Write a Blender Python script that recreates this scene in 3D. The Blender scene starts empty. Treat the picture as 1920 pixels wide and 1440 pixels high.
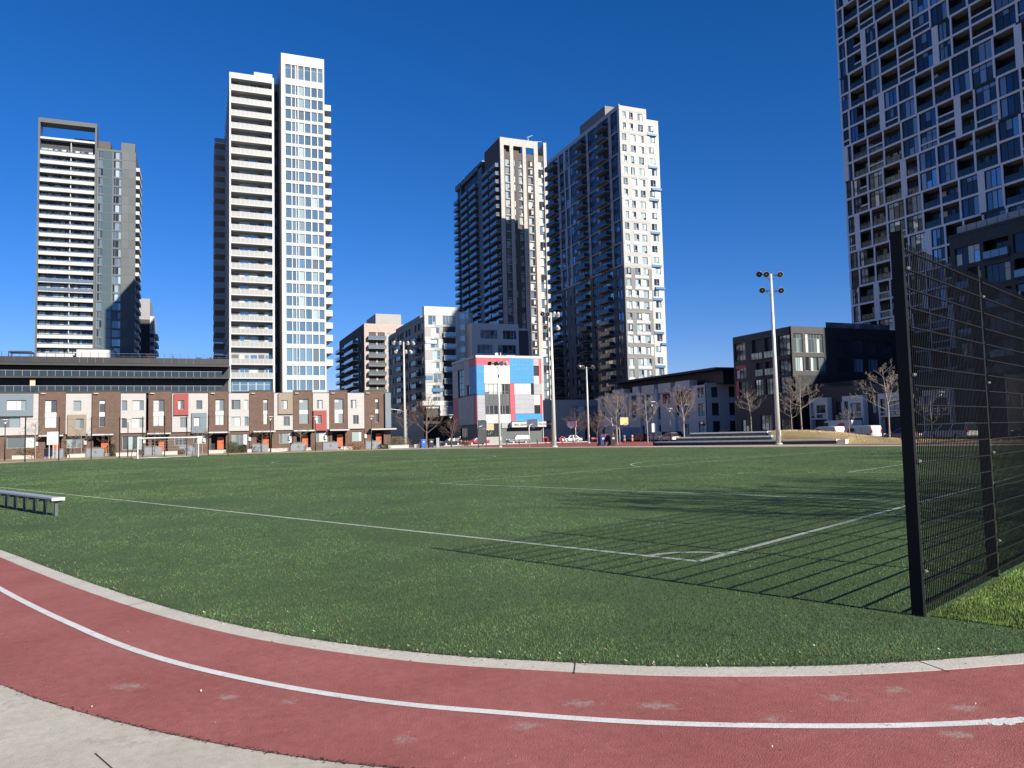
import bpy, bmesh, math, random
import numpy as np
from mathutils import Vector, Matrix
R = math.radians
SC = bpy.context.scene
COL = SC.collection
rnd = random.Random(7)

# ------------------------------------------------------------------ camera, sky, sun, exposure
cam = bpy.data.objects.new('camera', bpy.data.cameras.new('camera'))
COL.objects.link(cam); SC.camera = cam
cam.data.sensor_fit = 'HORIZONTAL'; cam.data.sensor_width = 36.0
cam.data.lens = 36.0 * 1440.0 / 1920.0
cam.data.clip_start = 0.1; cam.data.clip_end = 4000
YAW, PITCH, ROLL = R(22.1), math.atan(96.0 / 1440.0), 0.0244
fwd = Vector((math.sin(YAW) * math.cos(PITCH), math.cos(YAW) * math.cos(PITCH), math.sin(PITCH)))
rgt = Vector((math.cos(YAW), -math.sin(YAW), 0.0)); upv = rgt.cross(fwd)
r2 = rgt * math.cos(ROLL) - upv * math.sin(ROLL); u2 = upv * math.cos(ROLL) + rgt * math.sin(ROLL)
cam.matrix_world = Matrix(((r2.x, u2.x, -fwd.x, 0), (r2.y, u2.y, -fwd.y, 0), (r2.z, u2.z, -fwd.z, 1.75), (0, 0, 0, 1)))

SUN_AZ, SUN_EL = R(157.5), R(26.8)          # azimuth clockwise from +Y
w = bpy.data.worlds.new('World'); SC.world = w; w.use_nodes = True
nt = w.node_tree; bg = nt.nodes['Background']
sky = nt.nodes.new('ShaderNodeTexSky'); sky.sky_type = 'NISHITA'; sky.sun_disc = False
sky.sun_elevation = SUN_EL; sky.sun_rotation = SUN_AZ
sky.air_density = 1.0; sky.dust_density = 0.0; sky.ozone_density = 8.0; sky.altitude = 200
hsv = nt.nodes.new('ShaderNodeHueSaturation'); hsv.inputs['Saturation'].default_value = 1.18
tint = nt.nodes.new('ShaderNodeMix'); tint.data_type = 'RGBA'; tint.blend_type = 'MULTIPLY'; tint.inputs[0].default_value = 1.0; tint.inputs[7].default_value = (1.12, 0.855, 1.02, 1)
nt.links.new(sky.outputs[0], hsv.inputs['Color']); nt.links.new(hsv.outputs[0], tint.inputs[6]); nt.links.new(tint.outputs[2], bg.inputs[0]); bg.inputs[1].default_value = 0.068
sun = bpy.data.lights.new('sun', 'SUN'); sun.energy = 5.0; sun.angle = R(0.53); sun.color = (1.0, 0.935, 0.82)
so = bpy.data.objects.new('sun', sun); COL.objects.link(so)
sd = Vector((math.sin(SUN_AZ) * math.cos(SUN_EL), math.cos(SUN_AZ) * math.cos(SUN_EL), math.sin(SUN_EL)))
so.rotation_euler = sd.to_track_quat('Z', 'Y').to_euler(); so.location = sd * 300
SC.view_settings.view_transform = 'Standard'; SC.view_settings.look = 'None'
SC.view_settings.gamma = 1.0; SC.view_settings.use_curve_mapping = False
SC.view_settings.exposure = 0.85
SC.render.engine = 'CYCLES'
SC.cycles.max_bounces = 6; SC.cycles.glossy_bounces = 3; SC.cycles.diffuse_bounces = 3

# ------------------------------------------------------------------ materials
MATS = {}
def mat(name, col, rough=0.75, metal=0.0, var=0.0, vs=1.0, bump=0.0, bs=30.0, spec=0.35, rand=0.0, stretch=None):
    if name in MATS: return MATS[name]
    m = bpy.data.materials.new(name); m.use_nodes = True; MATS[name] = m
    n = m.node_tree.nodes; l = m.node_tree.links; p = n['Principled BSDF']
    p.inputs['Roughness'].default_value = rough; p.inputs['Metallic'].default_value = metal
    p.inputs['Specular IOR Level'].default_value = spec
    p.inputs['Base Color'].default_value = (*col, 1)
    if var or bump:
        g = n.new('ShaderNodeNewGeometry'); src = g.outputs['Position']
        if stretch:
            mp = n.new('ShaderNodeMapping'); mp.inputs['Scale'].default_value = stretch
            l.new(src, mp.inputs[0]); src = mp.outputs[0]
    if var or rand:
        hs = n.new('ShaderNodeHueSaturation'); hs.inputs['Color'].default_value = (*col, 1)
        val = None
        if var:
            t = n.new('ShaderNodeTexNoise'); t.inputs['Scale'].default_value = vs; t.inputs['Detail'].default_value = 6
            t.inputs['Roughness'].default_value = 0.65; l.new(src, t.inputs['Vector'])
            mr = n.new('ShaderNodeMapRange'); mr.inputs[1].default_value = 0.25; mr.inputs[2].default_value = 0.75
            mr.inputs[3].default_value = 1 - var; mr.inputs[4].default_value = 1 + var
            l.new(t.outputs[0], mr.inputs[0]); val = mr.outputs[0]
        if rand:
            oi = n.new('ShaderNodeObjectInfo'); m2 = n.new('ShaderNodeMapRange')
            m2.inputs[3].default_value = 1 - rand; m2.inputs[4].default_value = 1 + rand
            l.new(oi.outputs['Random'], m2.inputs[0])
            if val is None: val = m2.outputs[0]
            else:
                mm = n.new('ShaderNodeMath'); mm.operation = 'MULTIPLY'; l.new(val, mm.inputs[0]); l.new(m2.outputs[0], mm.inputs[1]); val = mm.outputs[0]
        l.new(val, hs.inputs['Value']); l.new(hs.outputs[0], p.inputs['Base Color'])
    if bump:
        t = n.new('ShaderNodeTexNoise'); t.inputs['Scale'].default_value = bs; t.inputs['Detail'].default_value = 4
        l.new(src, t.inputs['Vector'])
        b = n.new('ShaderNodeBump'); b.inputs['Strength'].default_value = bump; b.inputs['Distance'].default_value = 0.02
        l.new(t.outputs[0], b.inputs['Height']); l.new(b.outputs[0], p.inputs['Normal'])
    return m

def brick(name, c1, c2, mortar, sx=0.2, bw=0.4, bh=0.14, mort=0.012):
    """brick faces in the vertical plane; u = x + y so both facade directions work"""
    if name in MATS: return MATS[name]
    m = mat(name, c1, 0.85)
    n = m.node_tree.nodes; l = m.node_tree.links; p = n['Principled BSDF']
    g = n.new('ShaderNodeNewGeometry'); s = n.new('ShaderNodeSeparateXYZ'); l.new(g.outputs['Position'], s.inputs[0])
    a = n.new('ShaderNodeMath'); l.new(s.outputs[0], a.inputs[0]); l.new(s.outputs[1], a.inputs[1])
    c = n.new('ShaderNodeCombineXYZ'); l.new(a.outputs[0], c.inputs[0]); l.new(s.outputs[2], c.inputs[1])
    b = n.new('ShaderNodeTexBrick'); l.new(c.outputs[0], b.inputs['Vector'])
    b.inputs['Color1'].default_value = (*c1, 1); b.inputs['Color2'].default_value = (*c2, 1); b.inputs['Mortar'].default_value = (*mortar, 1)
    b.inputs['Scale'].default_value = 1.0; b.inputs['Brick Width'].default_value = bw; b.inputs['Row Height'].default_value = bh
    b.inputs['Mortar Size'].default_value = mort; b.inputs['Bias'].default_value = -0.2
    t = n.new('ShaderNodeTexNoise'); t.inputs['Scale'].default_value = 0.9; t.inputs['Detail'].default_value = 5; l.new(c.outputs[0], t.inputs['Vector'])
    mr = n.new('ShaderNodeMapRange'); mr.inputs[3].default_value = 0.75; mr.inputs[4].default_value = 1.25; l.new(t.outputs[0], mr.inputs[0])
    hs = n.new('ShaderNodeHueSaturation'); l.new(b.outputs[0], hs.inputs['Color']); l.new(mr.outputs[0], hs.inputs['Value'])
    l.new(hs.outputs[0], p.inputs['Base Color'])
    return m

def glass(name, cols, rough=0.04, metal=0.55, spec=0.6):
    """glazing seen from outside: coated panes; each window object draws its own tint from cols"""
    if name in MATS: return MATS[name]
    m = mat(name, cols[0], rough, metal, spec=spec)
    n = m.node_tree.nodes; l = m.node_tree.links; p = n['Principled BSDF']
    oi = n.new('ShaderNodeObjectInfo'); r = n.new('ShaderNodeValToRGB'); r.color_ramp.interpolation = 'CONSTANT'
    el = r.color_ramp.elements
    while len(el) < len(cols): el.new(0.5)
    for i, c in enumerate(cols): el[i].position = i / len(cols); el[i].color = (*c, 1)
    l.new(oi.outputs['Random'], r.inputs[0]); l.new(r.outputs[0], p.inputs['Base Color'])
    g = n.new('ShaderNodeNewGeometry'); t = n.new('ShaderNodeTexNoise'); t.inputs['Scale'].default_value = 0.7
    l.new(g.outputs['Position'], t.inputs['Vector'])
    b = n.new('ShaderNodeBump'); b.inputs['Strength'].default_value = 0.06; b.inputs['Distance'].default_value = 0.1
    l.new(t.outputs[0], b.inputs['Height']); l.new(b.outputs[0], p.inputs['Normal'])
    return m

WHITE = mat('white_panel', (0.445, 0.437, 0.425), 0.5, var=0.05, vs=0.6)
WHITE2 = mat('white_slab', (0.42, 0.42, 0.41), 0.6, var=0.06, vs=0.8)
OFFW = mat('off_white_siding', (0.355, 0.342, 0.33), 0.6, var=0.05, vs=1.2)
GREYP = mat('grey_panel', (0.085, 0.095, 0.10), 0.5, var=0.08, vs=0.5)
LGREY = mat('light_grey_panel', (0.24, 0.25, 0.26), 0.5, var=0.06, vs=0.5)
MGREY = mat('mid_grey_panel', (0.29, 0.285, 0.28), 0.6, var=0.06, vs=0.5)
BLACK = mat('black_panel', (0.022, 0.024, 0.028), 0.45, var=0.2, vs=0.6)
CHAR = mat('charcoal_cladding', (0.038, 0.039, 0.042), 0.55, var=0.15, vs=0.5)
DKMET = mat('dark_metal', (0.02, 0.021, 0.022), 0.4, spec=0.5)
DKFR = mat('dark_window_frame', (0.03, 0.032, 0.036), 0.4)
WFR = mat('white_window_frame', (0.55, 0.55, 0.54), 0.4)
GFR = mat('grey_window_frame', (0.25, 0.25, 0.25), 0.4)
CONC = mat('concrete', (0.42, 0.395, 0.36), 0.85, var=0.12, vs=2.5, bump=0.25, bs=60)
GALV = mat('galvanised_steel', (0.55, 0.55, 0.53), 0.4, 0.25, var=0.06, vs=3)
SOFF = mat('taupe_soffit', (0.26, 0.255, 0.25), 0.8)
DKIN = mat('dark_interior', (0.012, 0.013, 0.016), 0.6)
RAILG = mat('rail_glass', (0.19, 0.235, 0.26), 0.06, 0.45, spec=0.7)
RAILD = mat('dark_rail_glass', (0.035, 0.05, 0.06), 0.05, 0.35, spec=0.7)
FROST = mat('frosted_rail_glass', (0.27, 0.275, 0.27), 0.35, spec=0.5, var=0.06, vs=3)
G_BLUE = glass('blue_glass', [(0.22, 0.32, 0.34), (0.26, 0.37, 0.39), (0.19, 0.29, 0.32), (0.33, 0.45, 0.45), (0.23, 0.33, 0.36)], metal=0.7)
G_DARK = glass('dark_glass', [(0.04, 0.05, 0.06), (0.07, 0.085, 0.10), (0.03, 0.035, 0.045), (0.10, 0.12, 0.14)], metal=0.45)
G_NAVY = glass('navy_glass', [(0.12, 0.14, 0.19), (0.30, 0.34, 0.40), (0.08, 0.10, 0.14), (0.38, 0.43, 0.48), (0.16, 0.19, 0.25)], metal=0.75)
G_PALE = glass('pale_glass', [(0.30, 0.38, 0.37), (0.22, 0.27, 0.28), (0.42, 0.50, 0.48), (0.14, 0.17, 0.18), (0.34, 0.42, 0.41)], metal=0.25, spec=0.6)
G_TEAL = glass('teal_glass', [(0.16, 0.22, 0.23), (0.20, 0.28, 0.29), (0.13, 0.18, 0.20)], metal=0.55)
BLIND = mat('window_blind', (0.42, 0.46, 0.43), 0.5, spec=0.5, rand=0.18)
PANE_L = mat('pale_blue_pane', (0.22, 0.28, 0.33), 0.08, 0.3, spec=.6, rand=.3)
PANE_D = mat('deep_blue_pane', (0.04, 0.05, 0.07), 0.06, 0.3, spec=.6, rand=.3)
DKPANE = mat('open_pane', (0.018, 0.02, 0.024), 0.08, spec=0.6)

# ------------------------------------------------------------------ helpers
def tag(o, label=None, cat=None, group=None, kind=None):
    if label: o['label'] = label
    if cat: o['category'] = cat
    if group: o['group'] = group
    if kind: o['kind'] = kind
    return o
def empty(name, loc, label, cat, group=None, rz=0.0):
    o = bpy.data.objects.new(name, None); COL.objects.link(o); o.location = loc; o.rotation_euler = (0, 0, rz)
    o.empty_display_size = 0.5
    return tag(o, label, cat, group)
def link(name, mesh, parent=None, loc=(0, 0, 0), rz=0.0):
    o = bpy.data.objects.new(name, mesh); COL.objects.link(o)
    if parent is not None: o.parent = parent
    o.location = loc; o.rotation_euler = (0, 0, rz)
    return o
def copy_tree(o, parent=None):
    c = o.copy(); COL.objects.link(c)
    if parent is not None: c.parent = parent
    for ch in list(o.children): copy_tree(ch, c)
    return c

class MB:
    """collects faces; build() links them as one mesh object.  origin = location of the parent"""
    def __init__(s, origin=(0, 0, 0)):
        s.v = []; s.f = []; s.m = []; s.o = origin; s.sm = []
    def face(s, pts, mi=0, sm=False):
        b = len(s.v); ox, oy, oz = s.o
        s.v += [(p[0] - ox, p[1] - oy, p[2] - oz) for p in pts]; s.f.append(tuple(range(b, b + len(pts)))); s.m.append(mi); s.sm.append(sm)
    def box(s, x0, x1, y0, y1, z0, z1, mi=0, skip=''):
        ox, oy, oz = s.o; b = len(s.v)
        x0 -= ox; x1 -= ox; y0 -= oy; y1 -= oy; z0 -= oz; z1 -= oz
        s.v += [(x0, y0, z0), (x1, y0, z0), (x1, y1, z0), (x0, y1, z0), (x0, y0, z1), (x1, y0, z1), (x1, y1, z1), (x0, y1, z1)]
        F = {'b': (0, 3, 2, 1), 't': (4, 5, 6, 7), 'f': (0, 1, 5, 4), 'r': (1, 2, 6, 5), 'k': (2, 3, 7, 6), 'l': (3, 0, 4, 7)}
        for k, q in F.items():
            if k not in skip: s.f.append(tuple(b + i for i in q)); s.m.append(mi); s.sm.append(False)
    def tube(s, pts, rad, n=6, mi=0, cap=True):
        """pts: list of points, rad: list of radii or one"""
        pts = [Vector(p) - Vector(s.o) for p in pts]
        if not hasattr(rad, '__len__'): rad = [rad] * len(pts)
        b = len(s.v)
        for i, p in enumerate(pts):
            d = (pts[min(i + 1, len(pts) - 1)] - pts[max(i - 1, 0)])
            if d.length < 1e-6: d = Vector((0, 0, 1))
            d.normalize(); a = d.orthogonal().normalized() if i == 0 else (a - d * a.dot(d)).normalized(); c = d.cross(a)
            for k in range(n):
                t = 2 * math.pi * k / n; q = p + (a * math.cos(t) + c * math.sin(t)) * rad[i]; s.v.append((q.x, q.y, q.z))
        for i in range(len(pts) - 1):
            for k in range(n):
                s.f.append((b + i * n + k, b + i * n + (k + 1) % n, b + (i + 1) * n + (k + 1) % n, b + (i + 1) * n + k)); s.m.append(mi); s.sm.append(True)
        if cap:
            s.f.append(tuple(b + k for k in reversed(range(n)))); s.m.append(mi); s.sm.append(False)
            e = b + (len(pts) - 1) * n; s.f.append(tuple(e + k for k in range(n))); s.m.append(mi); s.sm.append(False)
    def prism(s, poly, y0, y1, mi=0, inset=0.0):
        """poly in (x,z), extruded along y"""
        n = len(poly); cx = sum(p[0] for p in poly) / n; cz = sum(p[1] for p in poly) / n
        b = len(s.v); ox, oy, oz = s.o
        def ring(y, k):
            for x, z in poly:
                s.v.append((cx + (x - cx) * k - ox, y - oy, cz + (z - cz) * k - oz))
        if inset:
            ys = [(y0, 1 - inset), (y0 + inset * 1.2, 1), (y1 - inset * 1.2, 1), (y1, 1 - inset)]
        else: ys = [(y0, 1), (y1, 1)]
        for y, k in ys: ring(y, k)
        for j in range(len(ys) - 1):
            for i in range(n):
                a, c = b + j * n + i, b + j * n + (i + 1) % n
                s.f.append((a, c, c + n, a + n)); s.m.append(mi); s.sm.append(False)
        s.f.append(tuple(b + i for i in reversed(range(n)))); s.m.append(mi); s.sm.append(False)
        e = b + (len(ys) - 1) * n
        s.f.append(tuple(e + i for i in range(n))); s.m.append(mi); s.sm.append(False)
    def mesh(s, name, mats):
        me = bpy.data.meshes.new(name); me.from_pydata(s.v, [], s.f)
        for m in (mats if isinstance(mats, (list, tuple)) else [mats]): me.materials.append(m)
        if any(s.m): me.polygons.foreach_set('material_index', s.m)
        if any(s.sm): me.polygons.foreach_set('use_smooth', s.sm)
        me.update(); return me
    def build(s, name, mats, parent=None, kind=None, label=None):
        if not s.f: return None
        o = link(name, s.mesh(name, mats), parent)
        if parent is None: o.location = s.o
        if kind: o['kind'] = kind
        if label: o['label'] = label
        return o

class Fc:
    """a facade plane: 'F' faces -Y (u = x), 'L' faces -X (u = y), 'R' faces +X (u = y); d = distance outwards"""
    def __init__(s, k, o): s.k = k; s.o = o
    def box(s, mb, u0, u1, z0, z1, d0, d1, mi=0, skip=''):
        if s.k == 'F': mb.box(u0, u1, s.o - d1, s.o - d0, z0, z1, mi, skip)
        elif s.k == 'L': mb.box(s.o - d1, s.o - d0, u0, u1, z0, z1, mi, skip)
        else: mb.box(s.o + d0, s.o + d1, u0, u1, z0, z1, mi, skip)
    def wall(s, mb, u0, u1, z0, z1, d0, d1, holes, mi=0):
        us = sorted({u0, u1, *[h[0] for h in holes], *[h[1] for h in holes]}); us = [u for u in us if u0 <= u <= u1]
        zs = sorted({z0, z1, *[h[2] for h in holes], *[h[3] for h in holes]}); zs = [z for z in zs if z0 <= z <= z1]
        for j in range(len(zs) - 1):
            zc = (zs[j] + zs[j + 1]) / 2; run = None
            if zs[j + 1] - zs[j] < 1e-5: continue
            hh = [h for h in holes if h[2] < zc < h[3]]
            for i in range(len(us) - 1):
                uc = (us[i] + us[i + 1]) / 2
                solid = not any(h[0] < uc < h[1] for h in hh)
                if solid and run is None: run = us[i]
                if not solid and run is not None: s.box(mb, run, us[i], zs[j], zs[j + 1], d0, d1, mi); run = None
            if run is not None: s.box(mb, run, u1, zs[j], zs[j + 1], d0, d1, mi)
    def place(s, name, mesh, parent, u0, u1, z0, d):
        o = parent.location
        if s.k == 'F': return link(name, mesh, parent, (u0 - o.x, s.o - d - o.y, z0 - o.z))
        if s.k == 'L': return link(name, mesh, parent, (s.o - d - o.x, u1 - o.y, z0 - o.z), -math.pi / 2)
        return link(name, mesh, parent, (s.o + d - o.x, u0 - o.y, z0 - o.z), math.pi / 2)

_WM = {}
def winmesh(w_, h_, cols=(1,), rows=None, frame=None, gls=None, t=0.06, dep=0.1, alt=None, seed=0):
    """window unit, front at y=0 facing -Y. cols: relative widths; rows[i]: list of relative heights (from below) of column i"""
    key = (round(w_, 2), round(h_, 2), tuple(cols), str(rows), frame.name, gls.name, t, dep, str([a.name for a in (alt or [])]), seed)
    if key in _WM: return _WM[key]
    mb = MB(); rg = random.Random(str(key))
    mb.box(0, w_, 0, dep, 0, t, 0, 'k'); mb.box(0, w_, 0, dep, h_ - t, h_, 0, 'k')
    mb.box(0, t, 0, dep, t, h_ - t, 0, 'kbt'); mb.box(w_ - t, w_, 0, dep, t, h_ - t, 0, 'kbt')
    tot = sum(cols); x = t; W = w_ - 2 * t; ms = t * 0.8
    for i, c in enumerate(cols):
        x1 = x + W * c / tot
        if i < len(cols) - 1: mb.box(x1 - ms / 2, x1 + ms / 2, 0.01, dep, t, h_ - t, 0, 'kbt')
        rr = (rows[i] if rows else None) or (1,); z = t; H = h_ - 2 * t
        for j, r_ in enumerate(rr):
            z1 = z + H * r_ / sum(rr)
            if j < len(rr) - 1: mb.box(x, x1, 0.012, dep, z1 - ms / 2, z1 + ms / 2, 0, 'klr')
            k = 1
            if alt and rg.random() < 0.42: k = 2 + rg.randrange(len(alt))
            y = min(dep * 0.6, .07)
            mb.face([(x, y, z), (x1, y, z), (x1, y, z1), (x, y, z1)], k)
            z = z1
        x = x1
    _WM[key] = mb.mesh('window', [frame, gls] + list(alt or []))
    return _WM[key]
def window(fc, parent, u0, u1, z0, z1, d=-0.18, name='window', **k):
    k.setdefault('seed', rnd.randrange(3))
    return fc.place(name, winmesh(u1 - u0, z1 - z0, **k), parent, u0, u1, z0, d)

_BM = {}
def balcony(fc, parent, u0, u1, z, dep=1.5, rail=1.1, slab=0.18, smat=None, rmat=None, pmat=None, posts=3, name='balcony', d=0.0, solid=False):
    """slab with a railing on three sides, top of slab at z; carried out from the facade"""
    w_ = u1 - u0; key = (round(w_, 2), dep, rail, slab, smat.name, rmat.name, pmat.name, posts, solid)
    if key not in _BM:
        mb = MB()
        mb.box(0, w_, -dep, 0, -slab, 0, 0)
        e = 0.12 if solid else 0.03
        lo = 0.0 if solid else 0.08
        mb.box(0.0, w_, -dep, -dep + e, lo, rail, 1); mb.box(0, e, -dep + e, 0, lo, rail, 1); mb.box(w_ - e, w_, -dep + e, 0, lo, rail, 1)
        if not solid:
            mb.box(-0.02, w_ + 0.02, -dep - 0.02, -dep + 0.05, rail, rail + 0.05, 2)
            for i in range(posts + 1):
                x = (w_ - 0.06) * i / posts
                mb.box(x, x + 0.06, -dep - 0.025, -dep, 0, rail, 2)
        _BM[key] = mb.mesh('balcony', [smat, rmat, pmat])
    return fc.place(name, _BM[key], parent, u0, u1, z, d)

# ------------------------------------------------------------------ ground, track, turf
C0 = Vector((6.137, 8.675)); TD = Vector((-0.41628, 0.90924)); ND = Vector((0.90924, 0.41628))
FAZ = math.atan2(TD.y, TD.x)
def FP(a, b): p = C0 + TD * a + ND * b; return (p.x, p.y)
OUT = [(10.8, -5.58), (7.3, -5.67), (5.0, -5.72), (2.9, -5.7), (1.4, -5.58), (0.3, -5.35), (-0.6, -5.05), (-1.3, -4.7), (-2.0, -4.3), (-2.6, -3.85), (-3.15, -3.35),
       (-3.7, -2.7), (-4.3, -1.8), (-5.2, 0.5), (-6.3, 4), (-7.2, 10), (-7.6, 22), (-7.4, 36), (-6, 48), (-2, 56), (5, 60), (16, 61.2), (33, 63), (55, 65.5), (70, 66), (80, 64.5), (88, 60),
       (93, 53), (97, 45), (99.8, 37), (100.2, 28), (98, 20), (93, 12), (86, 4), (77, -2), (66, -5), (50, -5.5), (35, -5.45), (22, -5.5)]
def catmull(P, n=8):
    out = []; N = len(P)
    for i in range(N):
        p0, p1, p2, p3 = (np.array(P[(i + k) % N], float) for k in (-1, 0, 1, 2))
        for j in range(n):
            t = j / n
            out.append(0.5 * ((2 * p1) + (-p0 + p2) * t + (2 * p0 - 5 * p1 + 4 * p2 - p3) * t * t + (-p0 + 3 * p1 - 3 * p2 + p3) * t ** 3))
    return np.array(out)
EDGE = np.array([FP(a, b) for a, b in catmull(OUT)])
tg = np.roll(EDGE, -1, 0) - np.roll(EDGE, 1, 0); tg /= np.linalg.norm(tg, axis=1)[:, None]
NRM = np.stack([-tg[:, 1], tg[:, 0]], 1)
if np.sum((EDGE[:, 0] * np.roll(EDGE[:, 1], -1) - np.roll(EDGE[:, 0], -1) * EDGE[:, 1])) > 0: NRM = -NRM
def offs(k): return EDGE + NRM * k
def ring(name, k0, k1, z, m, sel=None, z0=None):
    A, B = offs(k0), offs(k1); N = len(A); mb = MB()
    for i in range(N):
        j = (i + 1) % N
        if sel is not None and not sel(i): continue
        mb.face([(*A[i], z), (*A[j], z), (*B[j], z), (*B[i], z)])
        if z0 is not None:
            mb.face([(*A[i], z0), (*A[j], z0), (*A[j], z), (*A[i], z)]); mb.face([(*B[j], z0), (*B[i], z0), (*B[i], z), (*B[j], z)])
    return tag(mb.build(name, m), kind='structure')

def ground_mat(name, col, col2, scale, amt=0.5, rough=0.9, spk=None, bump=0.3, bs=80, stain=None, cracks=False):
    m = mat(name, col, rough, spec=0.2)
    n = m.node_tree.nodes; l = m.node_tree.links; p = n['Principled BSDF']
    g = n.new('ShaderNodeNewGeometry'); P = g.outputs['Position']
    def noise(s, det=6, rgh=0.6):
        t = n.new('ShaderNodeTexNoise'); t.inputs['Scale'].default_value = s; t.inputs['Detail'].default_value = det; t.inputs['Roughness'].default_value = rgh
        l.new(P, t.inputs['Vector']); return t.outputs[0]
    def rng(v, a, b, c=0, d=1):
        r = n.new('ShaderNodeMapRange'); r.inputs[1].default_value = a; r.inputs[2].default_value = b; r.inputs[3].default_value = c; r.inputs[4].default_value = d
        l.new(v, r.inputs[0]); return r.outputs[0]
    def mix(f, a, b):
        x = n.new('ShaderNodeMix'); x.data_type = 'RGBA'; l.new(f, x.inputs[0])
        for s_, v in ((6, a), (7, b)):
            if isinstance(v, tuple): x.inputs[s_].default_value = (*v, 1)
            else: l.new(v, x.inputs[s_])
        return x.outputs[2]
    c = mix(rng(noise(scale), 0.35, 0.7), col, col2)
    c = mix(rng(noise(scale * 14, 4, 0.7), 0.3, 0.75, 0, amt * 0.5), c, tuple(v * 0.55 for v in col))
    if stain:
        s1 = rng(noise(stain[1], 5, 0.7), stain[2], stain[2] + 0.06)
        s2 = rng(noise(stain[1] * 12, 3), 0.42, 0.6)
        mm = n.new('ShaderNodeMath'); mm.operation = 'MULTIPLY'; l.new(s1, mm.inputs[0]); l.new(s2, mm.inputs[1])
        c = mix(mm.outputs[0], c, stain[0])
    if spk:
        v = n.new('ShaderNodeTexVoronoi'); v.inputs['Scale'].default_value = spk[1]; l.new(P, v.inputs['Vector'])
        d = rng(v.outputs['Distance'], spk[2], spk[2] * 0.6)
        sp = n.new('ShaderNodeSeparateColor'); l.new(v.outputs['Color'], sp.inputs[0])
        gate = rng(sp.outputs[0], 1 - spk[3], 1 - spk[3] + 0.01)
        mm = n.new('ShaderNodeMath'); mm.operation = 'MULTIPLY'; l.new(d, mm.inputs[0]); l.new(gate, mm.inputs[1])
        c = mix(mm.outputs[0], c, spk[0])
    l.new(c, p.inputs['Base Color'])
    if bump:
        b = n.new('ShaderNodeBump'); b.inputs['Strength'].default_value = bump; b.inputs['Distance'].default_value = 0.01
        l.new(noise(bs, 3), b.inputs['Height']); l.new(b.outputs[0], p.inputs['Normal'])
    return m

M_PAVE = ground_mat('paving', (0.30, 0.285, 0.26), (0.36, 0.34, 0.31), 0.15)
M_CITY = ground_mat('city_asphalt', (0.085, 0.085, 0.088), (0.12, 0.118, 0.115), 0.1)
M_CONC = ground_mat('pale_concrete', (0.45, 0.41, 0.335), (0.56, 0.515, 0.43), 0.9, amt=0.9, stain=((0.33, 0.30, 0.26), 1.3, 0.6), spk=((0.2, 0.19, 0.17), 90, 0.25, 0.3), bs=120, bump=0.5)
M_KERB = ground_mat('kerb_concrete', (0.52, 0.475, 0.40), (0.60, 0.56, 0.48), 2.2, amt=1.1, spk=((0.14, 0.125, 0.10), 19, 0.25, 0.07), bs=90, bump=0.6)
M_TRACK = ground_mat('red_rubber_track', (0.32, 0.103, 0.090), (0.40, 0.145, 0.125), 0.9, amt=1.0, spk=((0.52, 0.36, 0.32), 27, 0.13, 0.13), bs=130, bump=0.9, stain=((0.30, 0.25, 0.235), 0.55, 0.63))
def wear(m, spots, col):
    n = m.node_tree.nodes; l = m.node_tree.links; p = n['Principled BSDF']
    src = p.inputs['Base Color'].links[0].from_socket; g = n.new('ShaderNodeNewGeometry'); tot = None
    for x, y, a, lx, ly in spots:
        mp = n.new('ShaderNodeMapping'); mp.vector_type = 'TEXTURE'; mp.inputs['Location'].default_value = (x, y, 0); mp.inputs['Rotation'].default_value = (0, 0, a); mp.inputs['Scale'].default_value = (lx, ly, 1)
        l.new(g.outputs['Position'], mp.inputs[0]); ln = n.new('ShaderNodeVectorMath'); ln.operation = 'LENGTH'; l.new(mp.outputs[0], ln.inputs[0])
        r = n.new('ShaderNodeMapRange'); r.inputs[1].default_value = 1.15; r.inputs[2].default_value = 0.0; r.inputs[4].default_value = .5; l.new(ln.outputs['Value'], r.inputs[0])
        if tot is None: tot = r.outputs[0]
        else:
            mx = n.new('ShaderNodeMath'); mx.operation = 'MAXIMUM'; l.new(tot, mx.inputs[0]); l.new(r.outputs[0], mx.inputs[1]); tot = mx.outputs[0]
    t = n.new('ShaderNodeTexNoise'); t.inputs['Scale'].default_value = 17; t.inputs['Detail'].default_value = 6; t.inputs['Roughness'].default_value = .75; l.new(g.outputs['Position'], t.inputs['Vector'])
    ad = n.new('ShaderNodeMath'); ad.operation = 'ADD'; l.new(tot, ad.inputs[0]); l.new(t.outputs[0], ad.inputs[1])
    r = n.new('ShaderNodeMapRange'); r.inputs[1].default_value = .80; r.inputs[2].default_value = 1.02; r.inputs[4].default_value = .72; l.new(ad.outputs[0], r.inputs[0])
    x = n.new('ShaderNodeMix'); x.data_type = 'RGBA'; l.new(r.outputs[0], x.inputs[0]); l.new(src, x.inputs[6]); x.inputs[7].default_value = (*col, 1); l.new(x.outputs[2], p.inputs['Base Color'])
WEAR = [(2.28, 4.57, -0.46, 0.26, 0.16), (2.69, 4.32, -0.45, 0.35, 0.18), (1.82, 4.37, -0.45, 0.22, 0.16), (3.81, 3.94, -0.46, 0.25, 0.16), (4.26, 3.88, -0.46, 0.19, 0.15), (4.35, 3.46, -0.45, 0.25, 0.16), (4.27, 3.22, -0.45, 0.22, 0.16), (3.94, 3.2, -0.45, 0.2, 0.16), (0.18, 5.73, -0.46, 0.21, 0.15), (0.56, 5.45, -0.46, 0.14, 0.14), (-0.48, 6.31, -0.46, 0.35, 0.17), (3.19, 3.82, -0.45, 0.16, 0.14), (1.1, 4.48, -0.45, 0.15, 0.14)]
wear(M_TRACK, WEAR, (0.36, 0.29, 0.26))
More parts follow.
